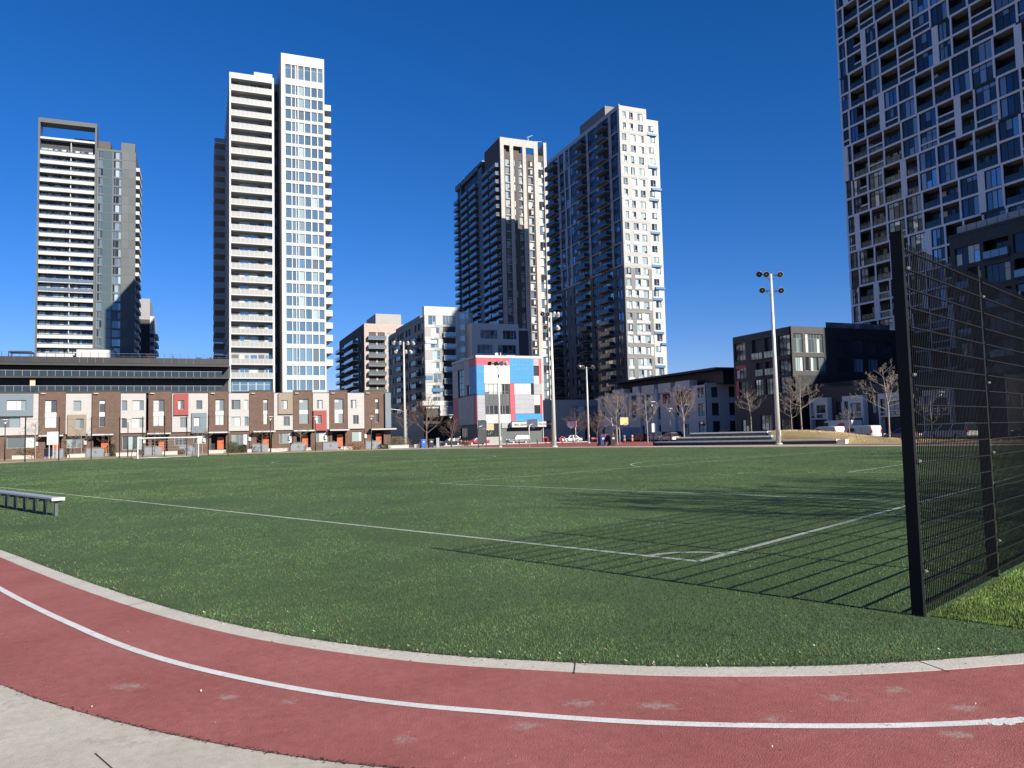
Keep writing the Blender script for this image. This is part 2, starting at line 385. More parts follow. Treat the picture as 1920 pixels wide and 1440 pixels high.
M_COURT = ground_mat('red_court_surface', (0.26, 0.085, 0.08), (0.31, 0.105, 0.09), 0.15)
M_ASPH = ground_mat('asphalt', (0.05, 0.05, 0.052), (0.07, 0.07, 0.072), 0.4)
M_TURF = ground_mat('green_turf', (0.058, 0.098, 0.038), (0.075, 0.122, 0.048), 0.35, amt=0.9, bs=45, bump=1.0, spk=((0.30, 0.30, 0.22), 7, 0.03, 0.12))
M_LAWN = ground_mat('winter_lawn', (0.30, 0.215, 0.11), (0.38, 0.28, 0.15), 0.5, amt=0.8, bs=14, bump=1.0)
M_PAINT = ground_mat('white_line_paint', (0.60, 0.60, 0.57), (0.70, 0.69, 0.66), 1.5, amt=0.9, bump=0.4, bs=60, stain=((0.34, 0.16, 0.14), 5.0, 0.60))
M_TPAINT = ground_mat('turf_line_white', (0.36, 0.40, 0.34), (0.48, 0.52, 0.45), 2.0, amt=1.0, bump=0.8, bs=40, stain=((0.10, 0.15, 0.08), 3.0, 0.56))
M_TRED = ground_mat('turf_line_red', (0.11, 0.045, 0.03), (0.13, 0.06, 0.035), 1.0)

def sheet(name, pts, z, m, kind='structure'):
    mb = MB(); mb.face([(x, y, z) for x, y in pts]); return tag(mb.build(name, m), kind=kind)
sheet('ground', [(-1500, -1500), (1500, -1500), (1500, 1500), (-1500, 1500)], 0.0, M_CITY)
sheet('pavement', [(-80, 128), (20, 128), (30, 96), (58, 60), (72, 60), (76.5, 100), (80.5, 142.5), (-80, 142.5)], 0.002, M_PAVE)
sheet('lawn', [(-75, 60), (-30, 60), (-6, 90), (12, 106), (26, 118), (30, 131.3), (-75, 131.3)], 0.004, M_LAWN)
sheet('court', [(40.5, 129), (72, 150), (80, 112), (52, 80), (42, 101)], 0.004, M_COURT)
sheet('road', [(-80, 142.6), (80.5, 143), (80.5, 152), (-80, 152)], 0.006, M_ASPH)
sheet('cross_street', [(72, -60), (84.5, -60), (84.5, 142.9), (79, 142.9), (76.5, 100)], 0.006, M_ASPH)
ring('track_path', 2.02, 5.0, 0.008, M_CONC, lambda i: 25 * 8 < i < 44 * 8 or 20 * 8 < i)
near = lambda i: i < 16 * 8 or i > 37 * 8
ring('concrete_walk', 2.0, 9.0, 0.009, M_CONC, near)
ring('track', 0.2, 2.0, 0.012, M_TRACK)
ring('kerb', 0.0, 0.22, 0.0145, M_KERB, z0=-0.02)
sheet('turf', [tuple(p) for p in EDGE], 0.016, M_TURF)
# lane line on the near bend, worn out at its right end
fa_ = (EDGE - np.array(C0)) @ np.array(TD); LK = np.interp(fa_, [-3.5, -1, .3, 3, 7, 11], [1.17, 1.11, 1.05, .92, .84, .80])
A, B = EDGE + NRM * (LK - .037)[:, None], EDGE + NRM * (LK + .037)[:, None]; mb = MB(); i0 = int(14.2 * 8)
idx = [i % len(EDGE) for i in range(30 * 8, 39 * 8)] + list(range(0, int(10.4 * 8)))
for a_, b_ in zip(idx[:-1], idx[1:]): mb.face([(*A[a_], 0.016), (*A[b_], 0.016), (*B[b_], 0.016), (*B[a_], 0.016)])
rg = random.Random(6); e_ = idx[-1]
for q_ in range(60):
    u = .03 + rg.random() ** 1.6 * .5; k_ = LK[e_] + rg.uniform(-.036, .036); p_ = EDGE[e_] + NRM[e_] * k_; t_ = tg[e_] * (1 if (EDGE[e_] - EDGE[e_ - 3]) @ tg[e_] > 0 else -1); p_ = p_ + t_ * u; r_ = rg.uniform(.006, .028)
    mb.face([(p_[0] + r_ * math.cos(a_) * 1.5, p_[1] + r_ * math.sin(a_), 0.0132 + q_ * .00004) for a_ in np.linspace(0, 5.2, 6)])
tag(mb.build('lane_line', M_PAINT), kind='structure')
# joints: expansion gaps in the kerb and one cut across the walk
GAP = mat('joint_dirt', (0.03, 0.027, 0.022), 0.95)
mb = MB()
for a0, b0, a1, b1 in [(3.55, -5.72, 3.5, -5.98), (-1.55, -4.55, -1.72, -4.78), (-3.5, -2.95, -3.75, -3.1), (8.9, -5.55, 8.9, -5.8)]:
    p, q = Vector(FP(a0, b0)), Vector(FP(a1, b1)); d = (q - p).normalized(); s_ = Vector((-d.y, d.x)) * 0.0045
    mb.face([(*(p + s_), 0.0165), (*(q + s_), 0.0165), (*(q - s_), 0.0165), (*(p - s_), 0.0165)])
for p, q in [((-0.55, 5.05), (0.05, 3.6))]:
    p, q = Vector(p), Vector(q); d = (q - p).normalized(); s_ = Vector((-d.y, d.x)) * 0.0032
    mb.face([(*(p + s_), 0.013), (*(q + s_), 0.013), (*(q - s_), 0.013), (*(p - s_), 0.013)])
tag(mb.build('pavement_joint', GAP), kind='structure')
# ragged crumbs of dirt along the outer edge of the track and the inner kerb edge
mb = MB(); rg = random.Random(3)
for k, zz, n_ in ((2.0, 0.016, 2600), (-0.02, 0.022, 4200)):
    P_ = offs(k)
    for _ in range(n_):
        i = rg.choice(list(range(0, 100)) + list(range(300, 311))); t = rg.random(); j = (i + 1) % len(EDGE)
        x, y = P_[i] * (1 - t) + P_[j] * t; q = rg.gauss(0, 0.013 if k > 0 else .03); x += NRM[i][0] * q; y += NRM[i][1] * q
        r_ = rg.uniform(0.002, 0.010); a = rg.random() * 6.3
        mb.face([(x + r_ * math.cos(a + t_), y + r_ * math.sin(a + t_), zz + rg.uniform(-0.001, 0.001)) for t_ in (0, 2.2, 4.1)])
tag(mb.build('edge_dirt', GAP), kind='stuff')

# field markings
mb = MB(); mr_ = MB()
def line(a0, b0, a1, b1, wd=0.10, m=None):
    p, q = Vector(FP(a0, b0)), Vector(FP(a1, b1)); d = (q - p).normalized(); s_ = Vector((-d.y, d.x)) * wd / 2
    n_ = max(1, int((q - p).length / 4))
    for i in range(n_):
        x, y = p.lerp(q, i / n_), p.lerp(q, (i + 1) / n_)
        (m or mb).face([(*(x + s_), 0.020), (*(y + s_), 0.020), (*(y - s_), 0.020), (*(x - s_), 0.020)])
def arc(a, b, r, t0, t1, n_=40, wd=0.10):
    for i in range(n_):
        u, v = t0 + (t1 - t0) * i / n_, t0 + (t1 - t0) * (i + 1) / n_
        q = [(a + (r + s_) * math.cos(t), b + (r + s_) * math.sin(t)) for t, s_ in ((u, wd / 2), (v, wd / 2), (v, -wd / 2), (u, -wd / 2))]
        mb.face([(*FP(*p), 0.021) for p in q])
FL, FW = 93.5, 61.0
for a0, b0, a1, b1 in [(0, 0, FL, 0), (0, FW, FL, FW), (0, 0, 0, FW), (FL, 0, FL, FW), (FL / 2, 0, FL / 2, FW)]: line(a0, b0, a1, b1)
for s_ in (0, 1):
    f = (lambda a: a) if not s_ else (lambda a: FL - a)
    for dp, hw in ((16.5, 20.6), (5.7, 9.3)):
        line(f(0), FW / 2 - hw, f(dp), FW / 2 - hw); line(f(0), FW / 2 + hw, f(dp), FW / 2 + hw); line(f(dp), FW / 2 - hw, f(dp), FW / 2 + hw)
    t = math.acos(5.5 / 9.15)
    if not s_: arc(11, FW / 2, 9.15, -t, t)
    else: arc(FL - 11, FW / 2, 9.15, math.pi - t, math.pi + t)
arc(FL / 2, FW / 2, 9.15, 0, 2 * math.pi, 80)
arc(0, 0, 0.78, 0, math.pi / 2, 12); arc(FL, 0, 0.9, math.pi / 2, math.pi, 12)
line(20, -5, 20, 70, 0.09, mr_); line(74, 0, 74, 60, 0.09, mr_)
tag(mb.build('field_lines', M_TPAINT), kind='structure'); tag(mr_.build('second_sport_line', M_TRED), kind='structure')

# turf blades near the camera, thinning with distance
def blade_mat(name, stops):
    m = mat(name, stops[0], 0.7, spec=0.15)
    n = m.node_tree.nodes; l = m.node_tree.links; p = n['Principled BSDF']
    g = n.new('ShaderNodeNewGeometry'); r = n.new('ShaderNodeValToRGB'); el = r.color_ramp.elements
    while len(el) < len(stops): el.new(0.5)
    for i, c in enumerate(stops): el[i].position = i / (len(stops) - 1) if i < len(stops) - 1 else 1.0; el[i].color = (*c, 1)
    l.new(g.outputs['Random Per Island'], r.inputs[0])
    t = n.new('ShaderNodeTexNoise'); t.inputs['Scale'].default_value = 1.1; t.inputs['Detail'].default_value = 5; t.inputs['Roughness'].default_value = 0.7
    l.new(g.outputs['Position'], t.inputs['Vector'])
    mr = n.new('ShaderNodeMapRange'); mr.inputs[1].default_value = 0.3; mr.inputs[2].default_value = 0.7; mr.inputs[3].default_value = 0.58; mr.inputs[4].default_value = 1.68
    l.new(t.outputs[0], mr.inputs[0])
    t2 = n.new('ShaderNodeTexNoise'); t2.inputs['Scale'].default_value = 0.23; t2.inputs['Detail'].default_value = 4; l.new(g.outputs['Position'], t2.inputs['Vector'])
    m2 = n.new('ShaderNodeMapRange'); m2.inputs[1].default_value = 0.35; m2.inputs[2].default_value = 0.65; m2.inputs[3].default_value = 0.60; m2.inputs[4].default_value = 1.38; l.new(t2.outputs[0], m2.inputs[0])
    mm = n.new('ShaderNodeMath'); mm.operation = 'MULTIPLY'; l.new(mr.outputs[0], mm.inputs[0]); l.new(m2.outputs[0], mm.inputs[1])
    hs = n.new('ShaderNodeHueSaturation'); l.new(r.outputs[0], hs.inputs['Color']); l.new(mm.outputs[0], hs.inputs['Value']); l.new(hs.outputs[0], p.inputs['Base Color'])
    return m
def in_poly(x, y, P):
    c = np.zeros(len(x), bool); n_ = len(P)
    for i in range(n_):
        x0, y0 = P[i]; x1, y1 = P[(i + 1) % n_]
        if y0 == y1: continue
        k = ((y0 > y) != (y1 > y)) & (x < (x1 - x0) * (y - y0) / (y1 - y0) + x0); c ^= k
    return c
def blades(name, m, N, rmin, rmax, h0, h1, wd, seed, lean=0.6, power=1.0, strip=None):
    g = np.random.default_rng(seed)
    az = R(22.1) + g.uniform(-0.66, 0.66, N); r = rmin + (rmax - rmin) * g.random(N) ** power
    x, y = r * np.sin(az), r * np.cos(az)
    if strip is not None:      # a band along the near side of the fence: (origin, direction, length, width)
        o_, d_, L_, W_ = strip; u = g.random(N) ** 1.3 * L_; v = np.abs(g.random(N) ** 1.15 * W_ * (1 + .25 * np.sin(u * 2.1) * np.cos(u * .7)) + g.normal(0, .10, N))
        x = o_[0] + d_[0] * u + d_[1] * v; y = o_[1] + d_[1] * u - d_[0] * v; r = np.hypot(x, y)
    k = in_poly(x, y, EDGE[::2]); x, y, r = x[k], y[k], r[k]; n_ = len(x)
    h = g.uniform(h0, h1, n_); a = g.uniform(0, 2 * np.pi, n_); la = g.uniform(0, 2 * np.pi, n_); le = h * g.uniform(0.1, lean, n_)
    wv = wd * (0.7 + 0.6 * g.random(n_)) * (1 + r / 14)
    dx, dy = np.cos(a) * wv, np.sin(a) * wv
    V = np.empty((n_, 3, 3), np.float32)
    V[:, 0] = np.stack([x - dx, y - dy, np.full(n_, 0.014)], 1); V[:, 1] = np.stack([x + dx, y + dy, np.full(n_, 0.014)], 1)
    V[:, 2] = np.stack([x + np.cos(la) * le, y + np.sin(la) * le, 0.016 + h], 1)
    me = bpy.data.meshes.new(name); me.vertices.add(n_ * 3); me.vertices.foreach_set('co', V.ravel())
    me.loops.add(n_ * 3); me.loops.foreach_set('vertex_index', np.arange(n_ * 3, dtype=np.int32))
    me.polygons.add(n_); me.polygons.foreach_set('loop_start', np.arange(0, n_ * 3, 3, dtype=np.int32))
    me.materials.append(m); me.update(calc_edges=True)
    return tag(link(name, me), kind='stuff')
M_BLADE = blade_mat('turf_blades', [(0.020, 0.042, 0.012), (0.050, 0.092, 0.028), (0.072, 0.120, 0.040), (0.100, 0.146, 0.054), (0.150, 0.180, 0.090)])
blades('turf_grass', M_BLADE, 760000, 4.2, 60.0, 0.008, 0.023, 0.0019, 1, power=2.15)
blades('turf_grass', M_BLADE, 330000, 26.0, 116.0, 0.014, 0.032, 0.0022, 2, power=1.0)
M_GRASS = blade_mat('real_grass_blades', [(0.05, 0.10, 0.02), (0.09, 0.16, 0.03), (0.13, 0.21, 0.045), (0.17, 0.25, 0.06), (0.28, 0.30, 0.13)])  # grass by the fence, stronger sunlight put into its brighter, yellower colour
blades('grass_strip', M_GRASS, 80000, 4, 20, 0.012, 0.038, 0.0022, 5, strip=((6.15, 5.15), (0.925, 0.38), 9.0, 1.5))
# pale clippings and dry leaves lying on the turf and the track
M_LITTER = blade_mat('dry_litter', [(0.42, 0.36, 0.25), (0.5, 0.46, 0.38), (0.30, 0.2, 0.1), (0.22, 0.12, 0.05)])
mb = MB(); rg = random.Random(11)
for _ in range(190):
    az = R(22.1) + rg.uniform(-0.62, 0.62); r_ = 4.4 + 14 * rg.random() ** 1.6; x, y = r_ * math.sin(az), r_ * math.cos(az)
    if not in_poly(np.array([x]), np.array([y]), EDGE[::2])[0] and rg.random() < .8: continue
    a = rg.random() * 6.3; s_ = rg.uniform(0.003, 0.008); z = 0.025
    mb.face([(x + s_ * math.cos(a), y + s_ * math.sin(a), z), (x + s_ * 0.5 * math.cos(a + 1.6), y + s_ * 0.5 * math.sin(a + 1.6), z + 0.01), (x - s_ * math.cos(a), y - s_ * math.sin(a), z + 0.004), (x + s_ * .5 * math.cos(a - 1.6), y + s_ * .5 * math.sin(a - 1.6), z - 0.004)])
for i in range(260):   # dry wisps gathered against the kerb
    j = rg.choice(range(0, 96)); k = abs(rg.gauss(0, 0.16)); x, y = EDGE[j] - NRM[j] * k; x += rg.uniform(-.15, .15); y += rg.uniform(-.15, .15)
    a = rg.random() * 6.3; s_ = rg.uniform(0.01, 0.03)
    mb.face([(x, y, 0.03), (x + s_ * math.cos(a), y + s_ * math.sin(a), 0.045), (x + s_ * math.cos(a + .3), y + s_ * math.sin(a + .3), 0.04)])
tag(mb.build('dry_litter', M_LITTER), kind='stuff')

# ------------------------------------------------------------------ towers
def simple_box(root, name, x0, x1, y0, y1, z0, z1, m, kind=None):
    mb = MB(root.location); mb.box(x0, x1, y0, y1, z0, z1); return mb.build(name, m, root, kind)

# ---- white balcony tower
X0 = 5.73
T2 = empty('apartment_tower', (X0, 178, 0), 'tall white apartment tower with a dark vertical slot and white balconies, behind the brick townhouses', 'apartment tower')
F, F2, L = Fc('F', 178.0), Fc('F', 176.0), Fc('L', X0)
mb = MB(T2.location); mb.box(X0 + .25, 15.3, 179.8, 228, 0, 84.0); mb.box(16.97, 26.0, 176.25, 224, 0, 89.7); mb.box(15.3, 16.97, 184, 222, 0, 86.0)
mb.build('core', MGREY, T2)
mb = MB(T2.location)                                            # white frame of the balcony block
F.box(mb, X0, 6.07, 0, 84.6, -1.8, 0); F.box(mb, 14.87, 15.3, 0, 84.6, -1.8, 0.02); F.box(mb, 6.07, 14.87, 83.3, 84.6, -1.8, 0.0)
mb.box(11.1, 15.3, 179.9, 192, 84.0, 86.3); mb.build('white_frame', WHITE, T2)
cols = [(6.2, 7.75, (1,)), (7.95, 9.95, (1, 1)), (10.15, 11.7, (1,)), (11.9, 13.2, (1,)), (13.35, 14.8, (2, 1, 2))]
for k in range(24):
    if k <= 20: zb = 80.5 - 2.902 * k
    elif k == 21: zb = 18.65
    elif k == 22: zb = 15.57
    else: zb = 12.0
    if k < 23:
        # slab, panelled upstand
        key = 'slabrail'
        if key not in _BM:
            m_ = MB(); m_.box(0, 8.75, -1.75, 0, -.02, .2, 0); m_.box(0, 8.75, -1.8, -1.72, .0, .26, 0)
            m_.box(0.0, 8.75, -1.79, -1.74, .26, 1.3, 1)
            for i in range(10): m_.box(i * .966, i * .966 + .05, -1.82, -1.78, .1, 1.32, 2)
            m_.box(-.02, 8.77, -1.83, -1.75, 1.3, 1.35, 2); _BM[key] = m_.mesh('balcony', [WHITE2, FROST, WFR])
        link('balcony', _BM[key], T2, (6.1 - X0, 1.8, zb))
    top = 3.0 if k not in (21,) else 3.6
    for i, (u0, u1, c) in enumerate(cols):
        if k == 23: window(F, T2, 6.3 + i * 1.7, 7.95 + i * 1.7, 12.9, 15.3, -1.2, cols=(1,), rows=[(3, 2)], frame=WFR, gls=G_BLUE, seed=i % 2)
        else: window(F, T2, u0, u1, zb + .25, zb + (2.45 if k else 2.75) + (0.9 if k == 20 else 0), -1.72, cols=c, rows=[(1,)] + ([(1, 1)] if len(c) > 1 else []) + ([(1,)] if len(c) > 2 else []), frame=(GFR if i in (0, 3) else WFR), gls=(G_BLUE if i not in (0, 3) else GREYP), alt=([G_PALE, BLIND] if i not in (0, 3) else None))
# white block on the right
units = [(17.58, 18.85, (1,), None), (19.0, 19.75, (1,), None), (19.87, 20.3, (1,), [(1, 3)]), (20.45, 21.68, (1,), None), (21.85, 23.15, (1,), None), (23.35, 24.62, (1,), None), (24.8, 25.95, (1,), None)]
rows = [(84.2, 87.5)] + [(80.5 - 2.8625 * k, 82.7 - 2.8625 * k) for k in range(21)] + [(19.3, 22.3), (16.2, 18.35), (12.9, 15.2)]
holes = [(u[0], u[1], z0, z1) for z0, z1 in rows for u in units]
mb = MB(T2.location); F2.wall(mb, 16.72, 26.3, 0, 89.9, -.25, 0, holes)
mb.box(16.72, 16.97, 176.25, 184, 0, 89.9); mb.box(26.0, 26.3, 176.25, 224, 0, 89.9); mb.box(16.97, 26.0, 176.3, 224, 89.7, 89.88)
mb.build('white_wall', WHITE, T2)
for zi, (z0, z1) in enumerate(rows):
    for ui, (u0, u1, c, r_) in enumerate(units):
        if zi == 0 and ui == 2: continue
        window(F2, T2, u0, u1, z0, z1, -.16, cols=c, rows=r_ if r_ else ([(3, 1)] if zi == 0 else None), frame=WFR, gls=G_BLUE, alt=([G_PALE] if (ui % 2) else None), t=.05)
mb = MB(T2.location)                                            # grooves between the cladding panels
for z0, z1 in rows: F2.box(mb, 16.72, 26.3, z0 - .42, z0 - .38, 0, .006)
mb.build('panel_joints', LGREY, T2, 'stuff')
mb = MB(T2.location); mb.box(15.2, 16.6, 183.6, 184, 0, 84); mb.build('slot_wall', BLACK, T2)
for k in range(24):
    fl = 80.5 - 2.8625 * k if k < 21 else (20.9, 17.3, 14.3)[k - 21]
    if k < 23:
        window(F, T2, 15.45, 16.6, fl, fl + 2.0, -5.5, cols=(1,), frame=DKFR, gls=G_DARK, seed=0)
RF = Fc('R', 26.3)
for k in range(22):
    balcony(RF, T2, 178.4, 187.5, 79.0 - 2.8625 * k, 1.85, 1.2, .2, WHITE2, WHITE, WFR, solid=True)
# shaded left side: spandrels, windows and the deep balconies at its far end
holes = []
for k in range(24):
    z = 80.4 - 2.9 * k
    for u0, u1 in ((179.6, 183.6), (184.6, 187.4), (188.6, 194.0), (195.2, 199.0), (200.2, 205.6)): holes.append((u0, u1, z, z + 1.9))
mb = MB(T2.location); L.wall(mb, 178.02, 228, 0, 84.2, -.25, 0, holes); mb.build('side_wall', mat('silver_panel', (.32, .33, .34), .5, var=.05), T2)
for u0, u1, z0, z1 in holes: window(L, T2, u0, u1, z0, z1, -.15, cols=(1, 1, 1) if u1 - u0 > 3 else (1, 1), frame=DKFR, gls=G_NAVY, alt=[G_DARK])
for k in range(24): balcony(L, T2, 208, 228, 79.2 - 2.9 * k, 2.6, 1.2, .22, WHITE2, FROST, WFR, posts=8)

# ---- slab tower with white balcony bands and an open portal on its roof
XA = -44.4
T1 = empty('apartment_tower', (XA, 255, 0), 'tall slab tower with white balcony bands and an open rectangular portal frame on its roof', 'apartment tower')
F = Fc('F', 255.0); FB = Fc('F', 256.0)
mb = MB(T1.location); mb.box(-43.9, -29.6, 256.9, 276, 0, 92.4); mb.box(-29.1, -19.0, 256.25, 276, 0, 91.0); mb.build('core', CHAR, T1)
mb = MB(T1.location)
F.box(mb, XA, XA + .5, 0, 98.3, -4, 0); F.box(mb, -29.65, -29.15, 0, 98.3, -4, 0); F.box(mb, XA + .5, -29.65, 97.0, 98.3, -4, 0)
mb.build('portal_frame', GREYP, T1)
mb = MB(T1.location); mb.box(XA + .52, -29.7, 255.1, 258.6, 92.1, 92.7); mb.build('roof_slab', WHITE2, T1)
mb = MB(T1.location); mb.box(-36, -26.2, 262, 272, 91, 95.6); mb.build('roof_penthouse', mat('brown_grey_panel', (0.07, 0.06, 0.055), .6, var=.1), T1)
for k in range(24):
    zb = 87.5 - 2.72 * k
    gl = k in (14, 15)
    key = 'bandg' if gl else 'bandw'
    if key not in _BM:
        m_ = MB(); m_.box(0, 14.15, -1.8, 0, 0, .22, 0)
        if gl: m_.box(0, 14.15, -1.8, -1.76, .25, 1.25, 1)
        else: m_.box(0, 14.15, -1.85, -1.7, -.05, .95, 2); m_.box(0, 14.15, -1.8, -1.76, .97, 1.3, 1)
        for i in range(13): m_.box(i * 1.17, i * 1.17 + .04, -1.81, -1.76, .9, 1.32, 0)
        _BM[key] = m_.mesh('balcony', [WHITE2, RAILG, WHITE])
    link('balcony', _BM[key], T1, (.55, 1.9, zb))
    for j in range(8):
        u = -43.8 + j * 1.76
        window(F, T1, u, u + 1.66, zb + .25, zb + 2.45, -1.82, cols=(2, 1) if j % 2 else (1, 2), frame=GFR, gls=G_DARK, alt=[BLIND, G_PALE])
mb = MB(T1.location); F.box(mb, -36.1, -35.9, 28, 92.1, -1.85, -.6); mb.build('divider_fin', WHITE2, T1)
holes = []
for k in range(29):
    z = 88.3 - 2.72 * k
    holes += [(-28.9, -27.5, z, z + 2.2), (-24.8, -22.5, z, z + 2.2)]
mb = MB(T1.location); FB.wall(mb, -29.15, -18.9, 0, 91.2, -.25, 0, holes); mb.box(-22.7, -18.9, 256.02, 262, 91.2, 93.7); mb.box(-18.98, -18.7, 256, 276, 0, 91.2)
mb.build('grey_wall', GREYP, T1)
for u0, u1, z0, z1 in holes: window(FB, T1, u0, u1, z0, z1, -.12, cols=(1, 1) if u1 - u0 < 2 else (1, 1.6, 1), frame=GFR, gls=G_TEAL, alt=[G_DARK, BLIND, G_PALE])
me = MB(); me.box(0, 1.15, -.05, 0, 0, 2.5); me = me.mesh('glass_spandrel', mat('sea_glass_spandrel', (0.10, 0.135, 0.135), .15, .3, spec=.6))
me2 = MB(); me2.box(0, 1.85, -.04, 0, 0, 2.6); me2 = me2.mesh('cladding_panel', mat('slate_panel', (0.085, 0.095, 0.10), .5, rand=.14))
for k in range(29):
    z = 88.2 - 2.72 * k
    for u in (-27.4, -26.2): FB.place('glass_spandrel', me, T1, u, u + 1.15, z, .0)
    for u in (-22.4, -20.5): FB.place('cladding_panel', me2, T1, u, u + 1.85, z, .0)
RB = Fc('R', -18.7)
for k in range(23): balcony(RB, T1, 258, 268, 86 - 2.72 * k, 1.0, .9, .2, WHITE2, WHITE2, WFR, solid=True)
mb = MB(T1.location); mb.box(-33.4, -23.6, 252, 254.8, 0, 29.6); mb.build('entrance_block', WHITE, T1)

T1b = empty('apartment_block', (-21.8, 300, 0), 'small grey block with a pale top floor showing behind the slab tower', 'apartment block')
mb = MB(T1b.location); mb.box(-24, -17, 300, 318, 0, 46); mb.build('dark_wall', CHAR, T1b)
mb = MB(T1b.location); mb.box(-24, -16.95, 299.9, 318, 46, 53.5); mb.build('pale_top', LGREY, T1b)
FQ = Fc('F', 300.0)
for k in range(5): window(FQ, T1b, -21.6, -19.6, 42 - 3 * k, 44.2 - 3 * k, .02, cols=(1, 1), frame=GFR, gls=G_DARK, alt=[BLIND]); balcony(Fc('R', -17.0), T1b, 301, 312, 40.0 - 3 * k, 2.5, 1.1, .2, WHITE2, WHITE2, WFR, solid=True)
window(FQ, T1b, -21.0, -19.4, 49.5, 50.8, .12, cols=(1,), frame=GFR, gls=G_DARK)
mb = MB(T1b.location); mb.box(-17, -15.6, 301, 316, 0, 47.4); mb.build('white_bay', WHITE, T1b)

# ---- dark brick tower with pale piers
X3 = 99.41
T3 = empty('apartment_tower', (X3, 251, 0), 'dark brown brick tower with pale stone piers and open frames at its top', 'apartment tower')
STONE = brick('pale_stone', (0.385, 0.355, 0.33), (0.45, 0.415, 0.39), (0.31, 0.285, 0.265), bw=.9, bh=.35)
DKBR = brick('dark_brown_brick', (0.10, 0.085, 0.078), (0.078, 0.066, 0.060), (0.10, 0.085, 0.075), bw=.5, bh=.2)
F, L = Fc('F', 251.0), Fc('L', X3)
PIER = [(X3, 100.8), (103.1, 104.45), (108.1, 109.4), (112.6, 114.2), (116.5, 117.7)]
mb = MB(T3.location); mb.box(X3 + .3, 117.4, 251.3, 267, 0, 103.9); mb.box(X3 + 1.2, 116, 267, 304, 0, 106.4); mb.build('core', BLACK, T3)
mb = MB(T3.location)
for u0, u1 in PIER: F.box(mb, u0, u1, 0, 108.9, -.4, .35)
for a, b in zip(PIER[:-1], PIER[1:]):
    if a[0] < 112: F.box(mb, a[1], b[0], 106.2, 108.9, -.4, .3)
mb.box(117.2, 117.7, 251.4, 267, 0, 108.9); mb.build('stone_pier', STONE, T3)
mb = MB(T3.location); mb.box(X3, X3 + .4, 251.45, 267, 100.5, 108.9); mb.box(X3 + .4, 108.2, 252.4, 267, 103.9, 108.7); mb.build('crown_wall', DKBR, T3)
holes = []
for k in range(33):
    z = 98.9 - 3.0 * k
    holes += [(101.25, 102.95, z, z + 2.3), (104.75, 105.25, z, z + 2.3), (106.5, 107.9, z, z + 2.3), (110.2, 112.1, z, z + 2.3), (114.35, 116.4, z - .1, z + 2.6)]
mb = MB(T3.location); F.wall(mb, X3 + .1, 117.4, 0, 103.9, -.3, 0, holes); mb.build('brick_wall', DKBR, T3)
mb = MB(T3.location)
for k in range(33):
    z = 98.9 - 3.0 * k
    for u0, u1 in ((101.25, 102.95), (106.5, 107.9), (110.2, 112.1)): F.box(mb, u0, u1, z - .38, z - .1, 0, .08)
mb.build('window_sills', STONE, T3, 'stuff')
for u0, u1, z0, z1 in holes:
    if z0 > 8: window(F, T3, u0, u1, z0, z1, -.15, cols=(1,) if u1 - u0 < 1 else (1.6, 1), rows=[(1,), (1, 2)] if u1 - u0 > 1 else None, frame=GFR, gls=G_PALE, alt=[BLIND, G_TEAL, DKPANE])
SLABG = mat('grey_slab', (0.22, 0.225, 0.23), .7)
for k in range(30):
    z = 98.4 - 3.0 * k
    if k < 29:
        for u0, u1 in ((251.8, 258.6), (259.8, 266.2)): balcony(L, T3, u0, u1, z, 1.6, 1.15, .2, SLABG, RAILG, DKMET)
        for u0, u1 in ((276.5, 284.6), (286.5, 294.6), (298.5, 303.8)): balcony(Fc('L', X3 + 1.0), T3, u0, u1, z + .6, 1.7, 1.15, .2, SLABG, RAILG, DKMET)
mb = MB(T3.location); mb.box(X3 + .2, X3 + 1.2, 271, 275.3, 0, 106); mb.box(X3 + .2, X3 + 1.2, 296.4, 297.6, 0, 106); mb.build('side_pier', GREYP, T3)
mb = MB(T3.location); mb.box(X3 + .2, X3 + 1.3, 270.6, 304, 105, 107.2); mb.build('side_cornice', GREYP, T3)
mb = MB(T3.location)                                             # strips of glazing behind the balconies
for k in range(30):
    z = 98.4 - 3.0 * k
    for u0, u1 in ((252.2, 258.2), (260, 266)): L.box(mb, u0, u1, z, z + 2.3, -.25, .02)
    for u0, u1 in ((277, 284), (287, 294)): L.box(mb, u0, u1, z + .6, z + 2.9, -1.15, -.98)
mb.build('balcony_glazing', G_NAVY, T3, 'stuff')
mb = MB(T3.location); mb.tube([(112.8, 256, 108), (112.8, 256, 112.6)], .12); mb.tube([(112.0, 256, 112.2), (114.8, 256, 113.4)], .08)
mb.tube([(115.6, 256, 104), (115.6, 256, 111.2)], .2); mb.tube([(115.2, 256, 111), (118.4, 256, 111.4)], .09); mb.build('roof_davit', GALV, T3)
mb = MB(T3.location)
for u in (297, 300, 302): mb.box(101.2, 102, u, u + .8, 106.4, 109)
mb.build('roof_vent', GALV, T3)

